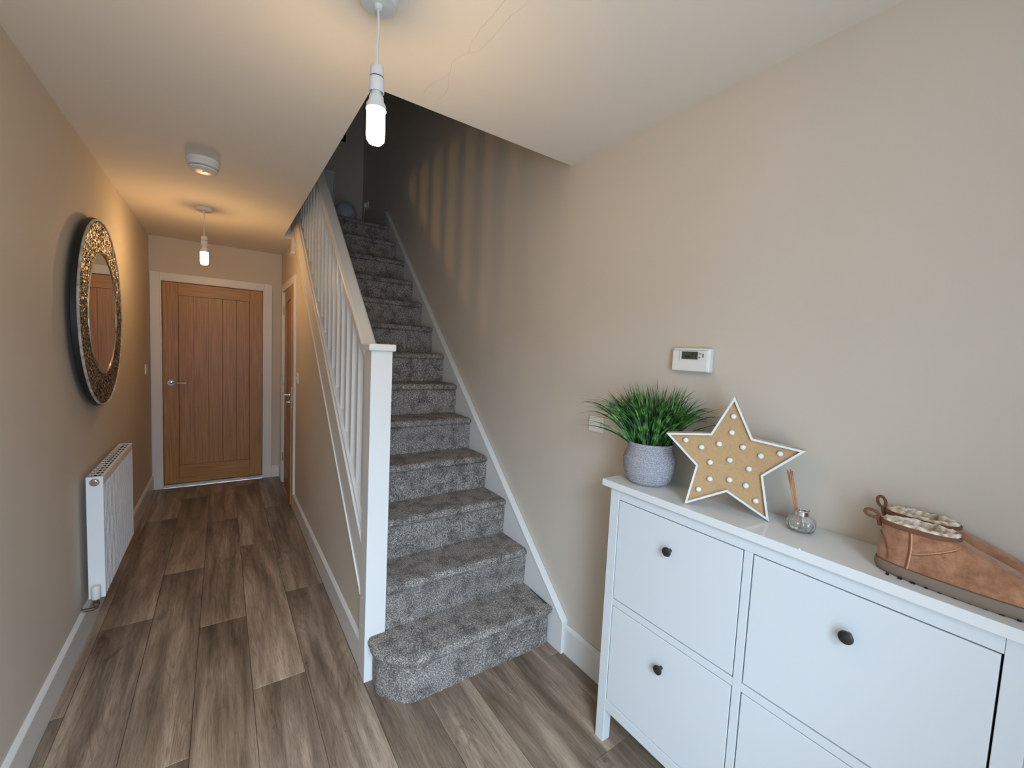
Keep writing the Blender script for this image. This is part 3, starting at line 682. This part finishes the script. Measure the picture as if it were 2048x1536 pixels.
# ---------------------------------------------------------------- pendant lamps
def pendant(x, y, zc, mbulb, label):
    t = thing('pendant_lamp', label, 'lamp', (x, y, CZ))
    obj('ceiling_rose', MB().lathe([(.048, CZ - .0005), (.048, CZ - .016), (.044, CZ - .024), (.011, CZ - .026), (.009, CZ - .037), (.006, CZ - .038)], (x, y, 0), 40), m_plastic, t, smooth=True)
    obj('cord', MB().tube([(x, y, CZ - .036), (x + .0015, y, CZ - .09), (x - .001, y, zc + .05), (x, y, zc)], .0033, 10), m_plastic, t, smooth=True)
    hd = obj('lamp_holder', MB().lathe([(.008, zc + .004), (.0155, zc), (.0175, zc - .004), (.0185, zc - .028), (.0165, zc - .0285), (.0165, zc - .031), (.0190, zc - .0315), (.0200, zc - .066), (.0185, zc - .068), (.016, zc - .066), (.016, zc - .05)], (x, y, 0), 32), m_plastic, t, smooth=True)
    obj('retaining_ring', MB().lathe([(.0172, zc - .0288), (.0182, zc - .0288), (.0182, zc - .0308), (.0172, zc - .0308)], (x, y, 0), 32), m_dark, hd)
    obj('bulb_collar', MB().lathe([(.013, zc - .05), (.0135, zc - .074), (.0185, zc - .078), (.0195, zc - .090), (.0255, zc - .100), (.0262, zc - .112), (.02, zc - .1125)], (x, y, 0), 32), m_plastic, t, smooth=True)
    b = obj('bulb', MB().lathe([(.020, zc - .1127), (.0238, zc - .114), (.0240, zc - .180), (.0225, zc - .190), (.017, zc - .1975), (.008, zc - .2005), (.001, zc - .201)], (x, y, 0), 32), mbulb, t, smooth=True)
    return t
pendant(.342, 1.194, 2.209, m_bulb, 'near white pendant with a bare glowing bulb hanging before the stairs')
pendant(-.103, 3.781, 2.190, m_bulb2, 'far white pendant with a bare glowing bulb hanging before the oak door')

# smoke alarm
sx_, sy_ = -.080, 2.800
t = thing('smoke_alarm', 'round white smoke alarm on the hallway ceiling between the two pendants', 'smoke alarm', (sx_, sy_, CZ))
obj('base', MB().lathe([(.073, CZ - .0005), (.073, CZ - .018), (.070, CZ - .020)], (sx_, sy_, 0), 48), m_plastic, t, smooth=True)
obj('body', MB().lathe([(.069, CZ - .0202), (.069, CZ - .036), (.066, CZ - .038)], (sx_, sy_, 0), 48), m_plastic, t, smooth=True)
obj('vent_ring', MB().lathe([(.062, CZ - .038), (.062, CZ - .044)], (sx_, sy_, 0), 48), m_dark, t, smooth=True)
obj('vent_ring', MB().lathe([(.067, CZ - .0403), (.067, CZ - .0417)], (sx_, sy_, 0), 48), m_plastic, t, smooth=True)
obj('cover', MB().lathe([(.065, CZ - .044), (.064, CZ - .050), (.055, CZ - .056), (.03, CZ - .0595), (.001, CZ - .0605)], (sx_, sy_, 0), 48), m_plastic, t, smooth=True)
obj('test_button', MB().lathe([(.014, CZ - .059), (.013, CZ - .063), (.001, CZ - .0635)], (sx_ + .012, sy_ - .01, 0), 24), m_plastic, t, smooth=True)

# ---------------------------------------------------------------- shoe cabinet
CX, FX = 1.1795, 1.192          # top front edge, frame front
cb = thing('shoe_cabinet', 'long white four-door shoe cabinet with small black round knobs', 'cabinet', (1.30, .534, 0))
Zt0, Zt1 = .985, 1.010
obj('cabinet_top', B(CX, XR - .001, 0.0, 1.069, Zt0, Zt1), m_cabtop, cb, bevel=.0015)
for (a, b) in ((.996, 1.034), (.036, .074)):
    obj('leg', B(FX, FX + .038, a, b, 0, Zt0), m_cab, cb, bevel=.001)
    obj('leg', B(XR - .055, XR - .022, a, b, 0, Zt0), m_cab, cb, bevel=.001)
    ys = (b - .012, b - .004) if a > .5 else (a + .004, a + .012)
    obj('side_panel', B(FX + .038, XR - .055, ys[0], ys[1], .13, Zt0), m_cab, cb, bevel=.001)
obj('rail', B(FX + .0008, FX + .022, .0745, .9955, .949, Zt0 - .0005), m_cab, cb, bevel=.001)
obj('rail', B(FX + .0008, FX + .022, .0745, .9955, .132, .173), m_cab, cb, bevel=.001)
obj('divider', B(FX + .0008, FX + .2, .524, .5465, .1735, .9485), m_cab, cb, bevel=.001)
obj('rail', B(FX + .0012, FX + .022, .0745, .5235, .548, .572), m_cab, cb, bevel=.001)
obj('rail', B(FX + .0012, FX + .022, .547, .9955, .548, .572), m_cab, cb, bevel=.001)
obj('back_panel', B(XR - .054, XR - .048, .075, .995, .14, .98), m_dark, cb)
obj('gap_shade_sheet', B(FX + .03, FX + .034, .0745, .5238, .175, .948).box(FX + .03, FX + .034, .547, .9955, .175, .948), m_dark, cb)  # dark sheets standing in for shade inside, seen through the door gaps
def knob_mb(y, z):
    return MB().lathe([(.006, 0), (.0055, -.008), (.007, -.013), (.0140, -.0175), (.0155, -.021), (.0145, -.0245), (.009, -.0275), (.001, -.0285)], (FX + .0018, y, z), 28, 'x')
for (ya, yb2, za, zb2) in ((.549, .9935, .575, .9465), (.549, .9935, .1755, .5455), (.0765, .5215, .575, .9465), (.0765, .5215, .1755, .5455)):
    dr = obj('door', B(FX + .0018, FX + .018, ya + .001, yb2 - .001, za + .001, zb2 - .001), m_cab, cb, bevel=.0015)
    obj('knob', knob_mb((ya + yb2) / 2 + .002, zb2 - .096), m_black, dr, smooth=True)

# ---------------------------------------------------------------- potted grass
PC = Vector((1.300, .957, Zt1))
t = thing('potted_grass', 'bushy green grass plant in a grey woven-look pot on the cabinet', 'plant', PC)
prof = [(.060, 0), (.068, .004), (.080, .022), (.0885, .050), (.0920, .080), (.0925, .092), (.0870, .106), (.0800, .124), (.0780, .134), (.0785, .150), (.0765, .1515), (.074, .148), (.073, .128), (.074, .12)]
obj('pot', MB().lathe([(r_, z + Zt1 + .0005) for r_, z in prof], (PC.x, PC.y, 0), 56), m_pot, t, smooth=True, autos=50)
mb = MB()
for k in range(60):   # raised coils of the weave
    pass
for i, zz in enumerate([.014 + .0085 * q for q in range(16)]):
    pr = [p_ for p_ in prof[:9]]
    for a, b in zip(pr, pr[1:]):
        if a[1] <= zz <= b[1]:
            f = (zz - a[1]) / (b[1] - a[1]); rr_ = a[0] + (b[0] - a[0]) * f
    mb.tube([(PC.x + (rr_ + .0002) * math.cos(2 * PI * j / 56), PC.y + (rr_ + .0002) * math.sin(2 * PI * j / 56), Zt1 + zz + .0007 * math.sin(j * 2.1)) for j in range(56)], .0022, 6, closed=True)
o = obj('woven_coils', mb, m_pot, t, smooth=True); o['kind'] = 'stuff'
obj('soil', MB().lathe([(.0735, Zt1 + .10), (.0735, Zt1 + .125)], (PC.x, PC.y, 0), 40), m_dark, t)
random.seed(11)
mb = MB(); vs = []; fs = []
def blade(p0, p1, p2, w_, side):
    k = len(vs); n = 7
    for i in range(n + 1):
        s_ = i / n
        q = p0 * (1 - s_) ** 2 + p1 * 2 * s_ * (1 - s_) + p2 * s_ * s_
        ww = w_ * (1 - s_ ** 2.2) + .00015
        d = (p1 - p0) * (1 - s_) + (p2 - p1) * s_; d.normalize()
        u = (side - d * side.dot(d)).normalized(); nn = u.cross(d)
        vs.extend([q - u * ww, q + nn * ww * .35, q + u * ww])
        if i:
            a = k + 3 * (i - 1); b = a + 3
            fs.extend([(a, a + 1, b + 1, b), (a + 1, a + 2, b + 2, b + 1)])
for i in range(420):
    a = random.uniform(0, 2 * PI); rr_ = .064 * math.sqrt(random.random())
    p0 = PC + Vector((rr_ * math.cos(a), rr_ * math.sin(a), .124))
    out = random.random() ** .75
    a2 = a + random.gauss(0, .45)
    R = .02 + .20 * out * random.uniform(.7, 1.15)
    Ht = random.uniform(.16, .245) * (1 - .42 * out) + .02
    if i < 26: R = random.uniform(.2, .27); Ht = random.uniform(.05, .15)
    tip = p0 + Vector((R * math.cos(a2), R * math.sin(a2), Ht))
    if tip.x > XR - .012: tip.x = XR - .012 - random.random() * .05; tip.z += .03
    for _ in (0, 1):
        dd_ = (tip - Vector((1.2112, .7480, 0))).dot(Vector((-.91333, -.40722, 0)))
        if dd_ > -.052: tip = tip - Vector((-.91333, -.40722, 0)) * (dd_ + .052 + random.random() * .02)
        tip.x = min(tip.x, XR - .012)
    mid = p0 + (tip - p0) * .45 + Vector((0, 0, .05 + .09 * out * random.random()))
    mid.x = min(mid.x, XR - .02)
    sd = Vector((random.uniform(-1, 1), random.uniform(-1, 1), random.uniform(-.2, .2))).normalized()
    blade(p0, mid, tip, random.uniform(.0026, .0043), sd)
mb.add(vs, fs)
g = obj('grass_blades', mb, m_grass, t, smooth=True, autos=None); g['kind'] = 'stuff'

# ---------------------------------------------------------------- star light
SB = Vector((1.2112, .7480, Zt1)); bd = Vector((.40722, -.91333, 0)); nd = Vector((-.91333, -.40722, 0)); uz = Vector((0, 0, 1))
def SP(u, v_, d): return SB + bd * u + uz * v_ - nd * d       # d: depth behind the front face
cu, cv, Rr, rr0 = .1150, .1595, .1965, .0955
angs = [PI / 2 + i * PI / 5 for i in range(10)]
def starpts(k, grow=0):
    out = []
    for i, a in enumerate(angs):
        r_ = (Rr if i % 2 == 0 else rr0); q = Vector((cu + r_ * math.cos(a), cv + r_ * math.sin(a))); out.append(q)
    return out
SO = [Vector(q) for q in starpts(0)]
# pin the lowest points to the cabinet top
mn = min(q.y for q in SO); SO = [Vector((q.x, q.y - mn + .0004)) for q in SO]
def offset_poly(P, d):
    n = len(P); R = []
    for i in range(n):
        a, b, c_ = P[i - 1], P[i], P[(i + 1) % n]
        e1 = (b - a).normalized(); e2 = (c_ - b).normalized(); n1 = Vector((-e1.y, e1.x)); n2 = Vector((-e2.y, e2.x))
        m_ = (n1 + n2); k = 2 * d / max(.12, m_.length_squared) ; R.append(b + m_ * k)
    return R
SI = offset_poly(SO, .0062)
SI_deep = offset_poly(SO, .0056)
star = thing('star_light', 'star-shaped marquee light with burlap face and small white bulbs', 'decoration', SB + bd * .115)
DEP = .038
n = 10
mb = MB()
mb.add([SP(q.x, q.y, 0) for q in SO] + [SP(q.x, q.y, 0) for q in SI] + [SP(q.x, q.y, .004) for q in SO] + [SP(q.x, q.y, .004) for q in SI],
       [(i, (i + 1) % n, n + (i + 1) % n, n + i) for i in range(n)] + [(2 * n + i, 2 * n + (i + 1) % n, 3 * n + (i + 1) % n, 3 * n + i) for i in range(n)]
       + [(i, (i + 1) % n, 2 * n + (i + 1) % n, 2 * n + i) for i in range(n)] + [(n + i, n + (i + 1) % n, 3 * n + (i + 1) % n, 3 * n + i) for i in range(n)])
obj('star_rim', mb, m_wood_w, star, bevel=.0006)
mb = MB()
mb.add([SP(q.x, q.y, .0042) for q in SO] + [SP(q.x, q.y, .0042) for q in SI_deep] + [SP(q.x, q.y, DEP) for q in SO] + [SP(q.x, q.y, DEP) for q in SI_deep],
       [(i, (i + 1) % n, n + (i + 1) % n, n + i) for i in range(n)] + [(2 * n + i, 2 * n + (i + 1) % n, 3 * n + (i + 1) % n, 3 * n + i) for i in range(n)]
       + [(i, (i + 1) % n, 2 * n + (i + 1) % n, 2 * n + i) for i in range(n)] + [(n + i, n + (i + 1) % n, 3 * n + (i + 1) % n, 3 * n + i) for i in range(n)])
obj('star_side', mb, m_starside, star)
# burlap face set back in the box, built in its own plane so the weave follows it
def in_plane(name, verts2, faces, m, parent, d0, d1):
    me = bpy.data.meshes.new(name); k = len(verts2)
    me.from_pydata([(q.x - .115, d0, q.y) for q in verts2] + [(q.x - .115, d1, q.y) for q in verts2], [], [tuple(range(k)), tuple(reversed(range(k, 2 * k)))] + [(i, (i + 1) % k, (i + 1) % k + k, i + k) for i in range(k)])
    me.materials.append(m); o = bpy.data.objects.new(name, me); col.objects.link(o); o.parent = parent
    o.rotation_euler = (0, 0, math.atan2(bd.y, bd.x)); bm = bmesh.new(); bm.from_mesh(me); bmesh.ops.recalc_face_normals(bm, faces=bm.faces[:]); bm.to_mesh(me); bm.free()
    return o
in_plane('burlap_face', offset_poly(SO, .0054), None, m_burlap, star, .012, .016)
for (u_, v_) in [(0.1166, 0.2954), (0.1158, 0.2462), (-0.0115, 0.2044), (0.0357, 0.1889), (0.0842, 0.2068), (0.1484, 0.2064), (0.1957, 0.1876), (0.2422, 0.2022), (0.0633, 0.1457), (0.1161, 0.1617), (0.1688, 0.1443), (0.0663, 0.0940), (0.1203, 0.1016), (0.1646, 0.0928), (0.0369, 0.0546), (0.1932, 0.0526)]:
    mb = MB(); rings = []
    for r_, h_ in ((.0056, -.0125), (.0076, -.0085), (.0082, -.006), (.0076, -.0030), (.0054, -.0006), (.0018, .0006)):
        # dome pointing out of the burlap
        rings.append([SP(u_ + r_ * math.cos(2 * PI * i / 16), v_ + r_ * math.sin(2 * PI * i / 16), -h_ * 1.0 ) for i in range(16)])
    mb.loft(rings); obj('small_bulb', mb, m_plastic, star, smooth=True)

# ---------------------------------------------------------------- reed diffuser
RC = Vector((1.322, .464, Zt1))
t = thing('reed_diffuser', 'small ribbed glass reed diffuser with brown reeds beside the star', 'diffuser', RC)
prof = [(.020, 0), (.029, .002), (.0325, .009), (.0345, .020), (.0335, .030), (.028, .038), (.0185, .0415), (.0165, .044), (.0165, .056), (.0185, .0585), (.0180, .0595), (.0150, .0590), (.0140, .045), (.0165, .0395), (.0255, .0355), (.0305, .029), (.0312, .020), (.029, .010), (.024, .006), (.012, .0055)]
mb = MB(); rings = []
n = 60
for r_, z in prof:
    rings.append([Vector((RC.x + r_ * (1 + (.045 * math.cos(12 * 2 * PI * i / n) if .004 < z < .04 and r_ > .0245 else 0)) * math.cos(2 * PI * i / n), RC.y + r_ * (1 + (.045 * math.cos(12 * 2 * PI * i / n) if .004 < z < .04 and r_ > .0245 else 0)) * math.sin(2 * PI * i / n), RC.z + z + .0004)) for i in range(n)])
mb.loft(rings)
obj('glass_bottle', mb, m_glass, t, smooth=True, autos=60)
obj('scented_oil', MB().lathe([(.010, .0062), (.0235, .0068), (.0285, .0105), (.0305, .016), (.001, .0161)], RC, 40), m_oil, t, smooth=True)
obj('neck_collar', MB().lathe([(.0170, .0445), (.0180, .0455), (.0180, .0548), (.0170, .0555), (.0166, .0555), (.0166, .0445)], RC, 40, caps=False), m_chrome, t, smooth=True)
for i, (tx, ty, tz, dx, dy) in enumerate([(1.3010, .502, 1.1745, -.002, .004), (1.3045, .496, 1.1775, .002, .002), (1.3075, .492, 1.1725, .004, -.001), (1.3035, .499, 1.170, 0, .0)]):
    obj('reed', MB().tube([(RC.x + dx * 1.4 + .004, RC.y + dy * 1.5 - .005, RC.z + .007), (RC.x + dx - .006, RC.y + dy + .010, RC.z + .058), (tx, ty, tz)], .00155, 8), m_reed, t, smooth=True)

# ---------------------------------------------------------------- ankle boots
def boot(px, py, label, yaw=0.0, loop=0.2):
    o0 = Vector((px, py, Zt1 + .0006))
    cyw, syw = math.cos(yaw), math.sin(yaw)
    t = thing('ankle_boot', label, 'boot', o0, 'pair of tan ankle boots on the cabinet')
    def W(s_, x, z):   # s along the boot (heel 0 -> toe), toe towards -y
        X, Y = x, -s_
        return o0 + Vector((X * cyw - Y * syw, X * syw + Y * cyw, z))
    def ring(s0, s1, w_, z, n=48, toe=1.0, dz=lambda s_: 0):
        R = []
        c_, a_ = (s0 + s1) / 2, (s1 - s0) / 2
        for i in range(n):
            th = 2 * PI * i / n
            ct, sn = math.cos(th), math.sin(th)
            ex = .82
            u = math.copysign(abs(ct) ** ex, ct); v_ = math.copysign(abs(sn) ** ex, sn)
            s_ = c_ + a_ * u
            ww = w_ * .885 * v_ * (1 + .10 * u * toe)
            R.append(W(s_, ww, z + dz(s_)))
        return R
    # sole
    sole = [ring(.006, .262, .043, .0), ring(.001, .268, .0465, .003), ring(-.003, .271, .0485, .012), ring(-.003, .271, .0485, .021), ring(-.001, .269, .0475, .0255)]
    so = obj('sole', MB().loft(sole), m_sole, t, smooth=True)
    mb = MB()
    for i in range(11):
        s_ = .03 + i * .021
        q = W(s_, -.0475 + .002, .0045)
        hw_ = .0025 + .0015 * ((i * 7) % 3) / 2
        mb.box(q.x + .0062, q.x + .012, q.y - hw_, q.y + hw_, o0.z + .0, o0.z + .0035)
    obj('tread_notches', mb, m_dark, so)
    # welt
    obj('welt', MB().tube(ring(0, .2685, .0472, .0262), .0014, 6, closed=True), m_trim, t, smooth=True)
    prof = [(.002, .266, .0462, .024), (.001, .266, .0465, .032), (.001, .262, .0465, .042), (.002, .252, .0458, .054), (.003, .234, .0445, .066), (.004, .210, .0425, .077), (.004, .184, .0402, .087), (.004, .160, .0385, .096), (.004, .141, .0375, .104), (.004, .130, .037, .111)]
    def P(z):
        for a, b in zip(prof, prof[1:]):
            if a[3] <= z <= b[3]:
                f = (z - a[3]) / (b[3] - a[3]); return [a[k] + (b[k] - a[k]) * f for k in range(3)]
        return prof[-1][:3]
    up_ = [ring(a, b, w_, z) for a, b, w_, z in prof]
    obj('upper', MB().loft(up_, True, False), m_suede, t, smooth=True, autos=80)
    # raised toe seam ridge along the instep
    # binding round the collar
    bind = [ring(.002, .132, .0385, .106), ring(.001, .132, .0395, .108), ring(.001, .132, .0395, .114), ring(.003, .130, .0375, .1165), ring(.006, .127, .034, .1155)]
    obj('collar_binding', MB().loft(bind, False, False), m_trim, t, smooth=True)
    # fleece lining
    def fz(R, amp):
        return [q + Vector((noise.noise(q * 160), noise.noise(q * 160 + Vector((5, 0, 0))), noise.noise(q * 160 + Vector((0, 5, 0))) * .8)) * amp for q in R]
    fl = [fz(ring(.004, .129, .0365, .114, 64), .0015), fz(ring(.005, .128, .036, .1195, 64), .004), fz(ring(.010, .123, .0315, .1225, 64), .005), fz(ring(.016, .117, .026, .119, 64), .004), fz(ring(.019, .113, .0225, .100, 64), .004), fz(ring(.022, .108, .02, .06, 64), .003)]
    obj('fleece_lining', MB().loft(fl, False, True), m_fur, t, smooth=True, autos=None)
    # seams
    def surf(s_, z, side=-1, off=.0006):
        s0, s1, w_ = P(z); c_, a_ = (s0 + s1) / 2, (s1 - s0) / 2
        u = max(-1, min(1, (s_ - c_) / a_)); ct = math.copysign(abs(u) ** (1 / .82), u); sn = math.sqrt(max(0, 1 - ct * ct)) ** .82
        return W(s_, side * (w_ * .885 * sn * (1 + .10 * u) + off), z)
    for side in (-1, 1):
        v1 = [surf(.060 + .003 * math.sin(i * .1), .027 + i * .0026, side) for i in range(31)]
        h1 = [surf(.062 + i * .0026, .062 + .036 * (i / 26) ** 1.3, side) for i in range(27)]
        obj('seam', MB().tube(v1, [.0013 + .0005 * (i % 2) for i in range(len(v1))], 6).tube(h1, [.0011 + .0005 * (i % 2) for i in range(len(h1))], 6), m_stitch, t, smooth=True)
        h2 = [surf(.062 + i * .0026, .0598 + .036 * (i / 26) ** 1.3, side, .0002) for i in range(27)]
        obj('seam', MB().tube(h2, .0010, 6).tube([q + (W(.003, 0, 0) - W(0, 0, 0)) * -1 for q in v1], .0009, 6), m_trim, t, smooth=True)
    # heel counter edge
    hc = []
    for i in range(25):
        th = -1 + 2 * i / 24
        s_ = .0015 + .016 * th * th + 0; z = .034 + .052 * (1 - th * th) ** .5
        hc.append(surf(.004 + .022 * abs(th) ** 1.3, min(.088, z), -1 if th < 0 else 1, .0005))
    obj('heel_counter', MB().tube(hc, .0016, 6), m_trim, t, smooth=True)
    # pull loop at the heel
    c_ = W(-.004, 0, .116); pts = []
    du = Vector((0, math.cos(loop), math.sin(loop)))          # direction the loop sticks out
    dv = Vector((0.35, -math.sin(loop), math.cos(loop))).normalized()
    for i in range(24):
        a = 2 * PI * i / 24
        pts.append(c_ + du * (.013 - .013 * math.cos(a)) + dv * .0075 * math.sin(a))
    obj('pull_loop', MB().tube(pts, .0033, 8, closed=True), m_trim, t, smooth=True)
    obj('loop_stem', MB().tube([W(.000, 0, .095), W(-.003, 0, .108), W(-.004, 0, .117)], .0045, 8), m_trim, t, smooth=True)
    return t
boot(1.2560, .2830, 'tan suede ankle boot nearer the front edge of the cabinet')
boot(1.3510, .2980, 'tan suede ankle boot against the wall, behind its twin', loop=1.25)

# ---------------------------------------------------------------- thermostat
ty0, ty1, tz0, tz1 = .797, .942, 1.428, 1.512
t = thing('thermostat', 'white wall thermostat with a small dark display above the plant', 'thermostat', (XR, .87, 1.47))
obj('housing', B(XR - .027, XR - .0005, ty0, ty1, tz0, tz1), m_plastic, t, bevel=.006, seg=4)
obj('front_cover', B(XR - .0305, XR - .024, ty0 + .006, ty1 - .002, tz0 + .002, tz1 - .007), m_plastic, t, bevel=.003, seg=3)
sc_ = obj('display', B(XR - .0314, XR - .030, .839, .902, 1.472, 1.4995), m_lcd, t, bevel=.0005)
obj('display_bezel', B(XR - .0309, XR - .030, .836, .906, 1.4685, 1.503), m_cab, t, bevel=.0004)
obj('cover_seam', B(XR - .0308, XR - .030, .9105, .9118, 1.466, 1.504).box(XR - .0308, XR - .030, .803, .940, 1.5035, 1.5047), m_btn, t)
# seven-segment style digits reading 21
mb = MB()
def seg(y, z, w_, h_): mb.box(XR - .0322, XR - .0313, y - w_ / 2, y + w_ / 2, z - h_ / 2, z + h_ / 2)
def digit(yc, zc, ch, s_=1.0):
    # +y is to the left as seen
    W_, H_ = .0065 * s_, .0062 * s_; tk = .0018 * max(s_, .7)
    S = {'a': (0, H_), 'g': (0, 0), 'd': (0, -H_)}
    V = {'f': (1, .5), 'b': (-1, .5), 'e': (1, -.5), 'c': (-1, -.5)}
    for c_ in {'2': 'abged', '1': 'bc', '5': 'afgcd', '0': 'abcdef', '8': 'abcdefg', '6': 'afgedc', '3': 'abgcd', '4': 'fgbc', '7': 'abc'}[ch]:
        if c_ in S: seg(yc, zc + S[c_][1], W_, tk)
        else: seg(yc + V[c_][0] * W_ / 2, zc + V[c_][1] * H_, tk, H_)
digit(.8600, 1.4855, '2'); digit(.8495, 1.4855, '1')
digit(.8860, 1.4820, '2', .5); digit(.8780, 1.4820, '6', .5); digit(.8725, 1.4820, '0', .5)
obj('display_digits', mb, m_lcdseg, sc_)
for (y, z, ry, rz) in ((.8315, 1.4925, .0036, .0036), (.8325, 1.4795, .0036, .0036), (.8205, 1.4865, .0034, .0078)):
    obj('button', MB().loft([[Vector((XR - .0300 - dd, y + ry * math.cos(2 * PI * i / 20), z + rz * math.sin(2 * PI * i / 20))) for i in range(20)] for dd in (0, .0014)]), m_btn, t)

# fused spur / switch behind the plant
def switch(name, label, cat, loc, axis, sgn, w_=.086, h_=.086, rockers=1):
    t = thing(name, label, cat, loc); x, y, z = loc
    def bx(u0, u1, v0, v1, d0, d1):
        if axis == 'x': return B(min(x + sgn * d0, x + sgn * d1), max(x + sgn * d0, x + sgn * d1), y + u0, y + u1, z + v0, z + v1)
        return B(x + u0, x + u1, min(y + sgn * d0, y + sgn * d1), max(y + sgn * d0, y + sgn * d1), z + v0, z + v1)
    obj('face_plate', bx(-w_ / 2, w_ / 2, -h_ / 2, h_ / 2, .0005, .009), m_plastic, t, bevel=.002)
    for i in range(rockers):
        u = (i - (rockers - 1) / 2) * .026
        obj('rocker', bx(u - .006, u + .006, -.012, .012, .009, .013), m_plastic, t, bevel=.001)
    obj('screw', bx(-w_ / 2 + .010, -w_ / 2 + .014, -.002, .002, .009, .0096), m_dark, t)
    obj('screw', bx(w_ / 2 - .014, w_ / 2 - .010, -.002, .002, .009, .0096), m_dark, t)
    return t
switch('fused_spur', 'white fused switch plate on the wall half hidden by grass blades', 'switch', (XR, 1.322, 1.162), 'x', -1, h_=.07)
switch('light_switch', 'small white light switch on the left wall next to the oak door', 'switch', (XL, 4.843, 1.172), 'x', 1)
switch('light_switch', 'white light switch on the understairs wall beside the cupboard door', 'switch', (XP, 3.905, 1.170), 'x', -1, rockers=2)

# ---------------------------------------------------------------- landing things
t = thing('dome_lamp', 'pale rounded lamp standing in the dark at the top of the stairs', 'lamp', (1.05, 4.68, UF + .006))
z0 = UF + .006
obj('globe', MB().lathe([(.045, z0 + .02), (.08, z0 + .05), (.104, z0 + .10), (.110, z0 + .155), (.100, z0 + .20), (.075, z0 + .238), (.04, z0 + .258), (.001, z0 + .264)], (1.05, 4.68, 0), 40), m_frost, t, smooth=True)
obj('base', MB().lathe([(.06, z0), (.058, z0 + .015), (.046, z0 + .024)], (1.05, 4.68, 0), 32), m_mframe, t, smooth=True)
obj('cable', MB().tube([(1.10, 4.72, z0 + .012), (1.18, 4.85, z0 + .01), (1.28, 4.98, z0 + .05), (1.34, 5.08, z0 + .22), (XR - .03, 5.15, 3.09)], .004, 8), m_plastic, t, smooth=True)
obj('plug', B(XR - .045, XR - .0105, 5.125, 5.17, 3.075, 3.125), m_plastic, t, bevel=.004)
t = thing('wall_socket', 'white double socket on the stairwell wall beside the landing', 'socket', (XR, 5.16, 3.10))
obj('face_plate', B(XR - .010, XR - .0005, 5.087, 5.233, 3.057, 3.143), m_plastic, t, bevel=.002)
for yq in (5.19, 5.10): obj('rocker', B(XR - .013, XR - .010, yq, yq + .012, 3.11, 3.13), m_plastic, t)
t = thing('picture_frame', 'small dark picture frame hung high on the wall above the landing', 'picture', (1.08, 5.36, 3.93))
fr = obj('frame', B(.98, 1.19, 5.34, 5.359, 3.83, 3.85).box(.98, 1.19, 5.34, 5.359, 4.01, 4.03).box(.98, 1.0, 5.34, 5.359, 3.85, 4.01).box(1.17, 1.19, 5.34, 5.359, 3.85, 4.01), m_mframe, t, bevel=.001)
obj('print', B(1.0, 1.17, 5.350, 5.356, 3.85, 4.01), m_frost, t)
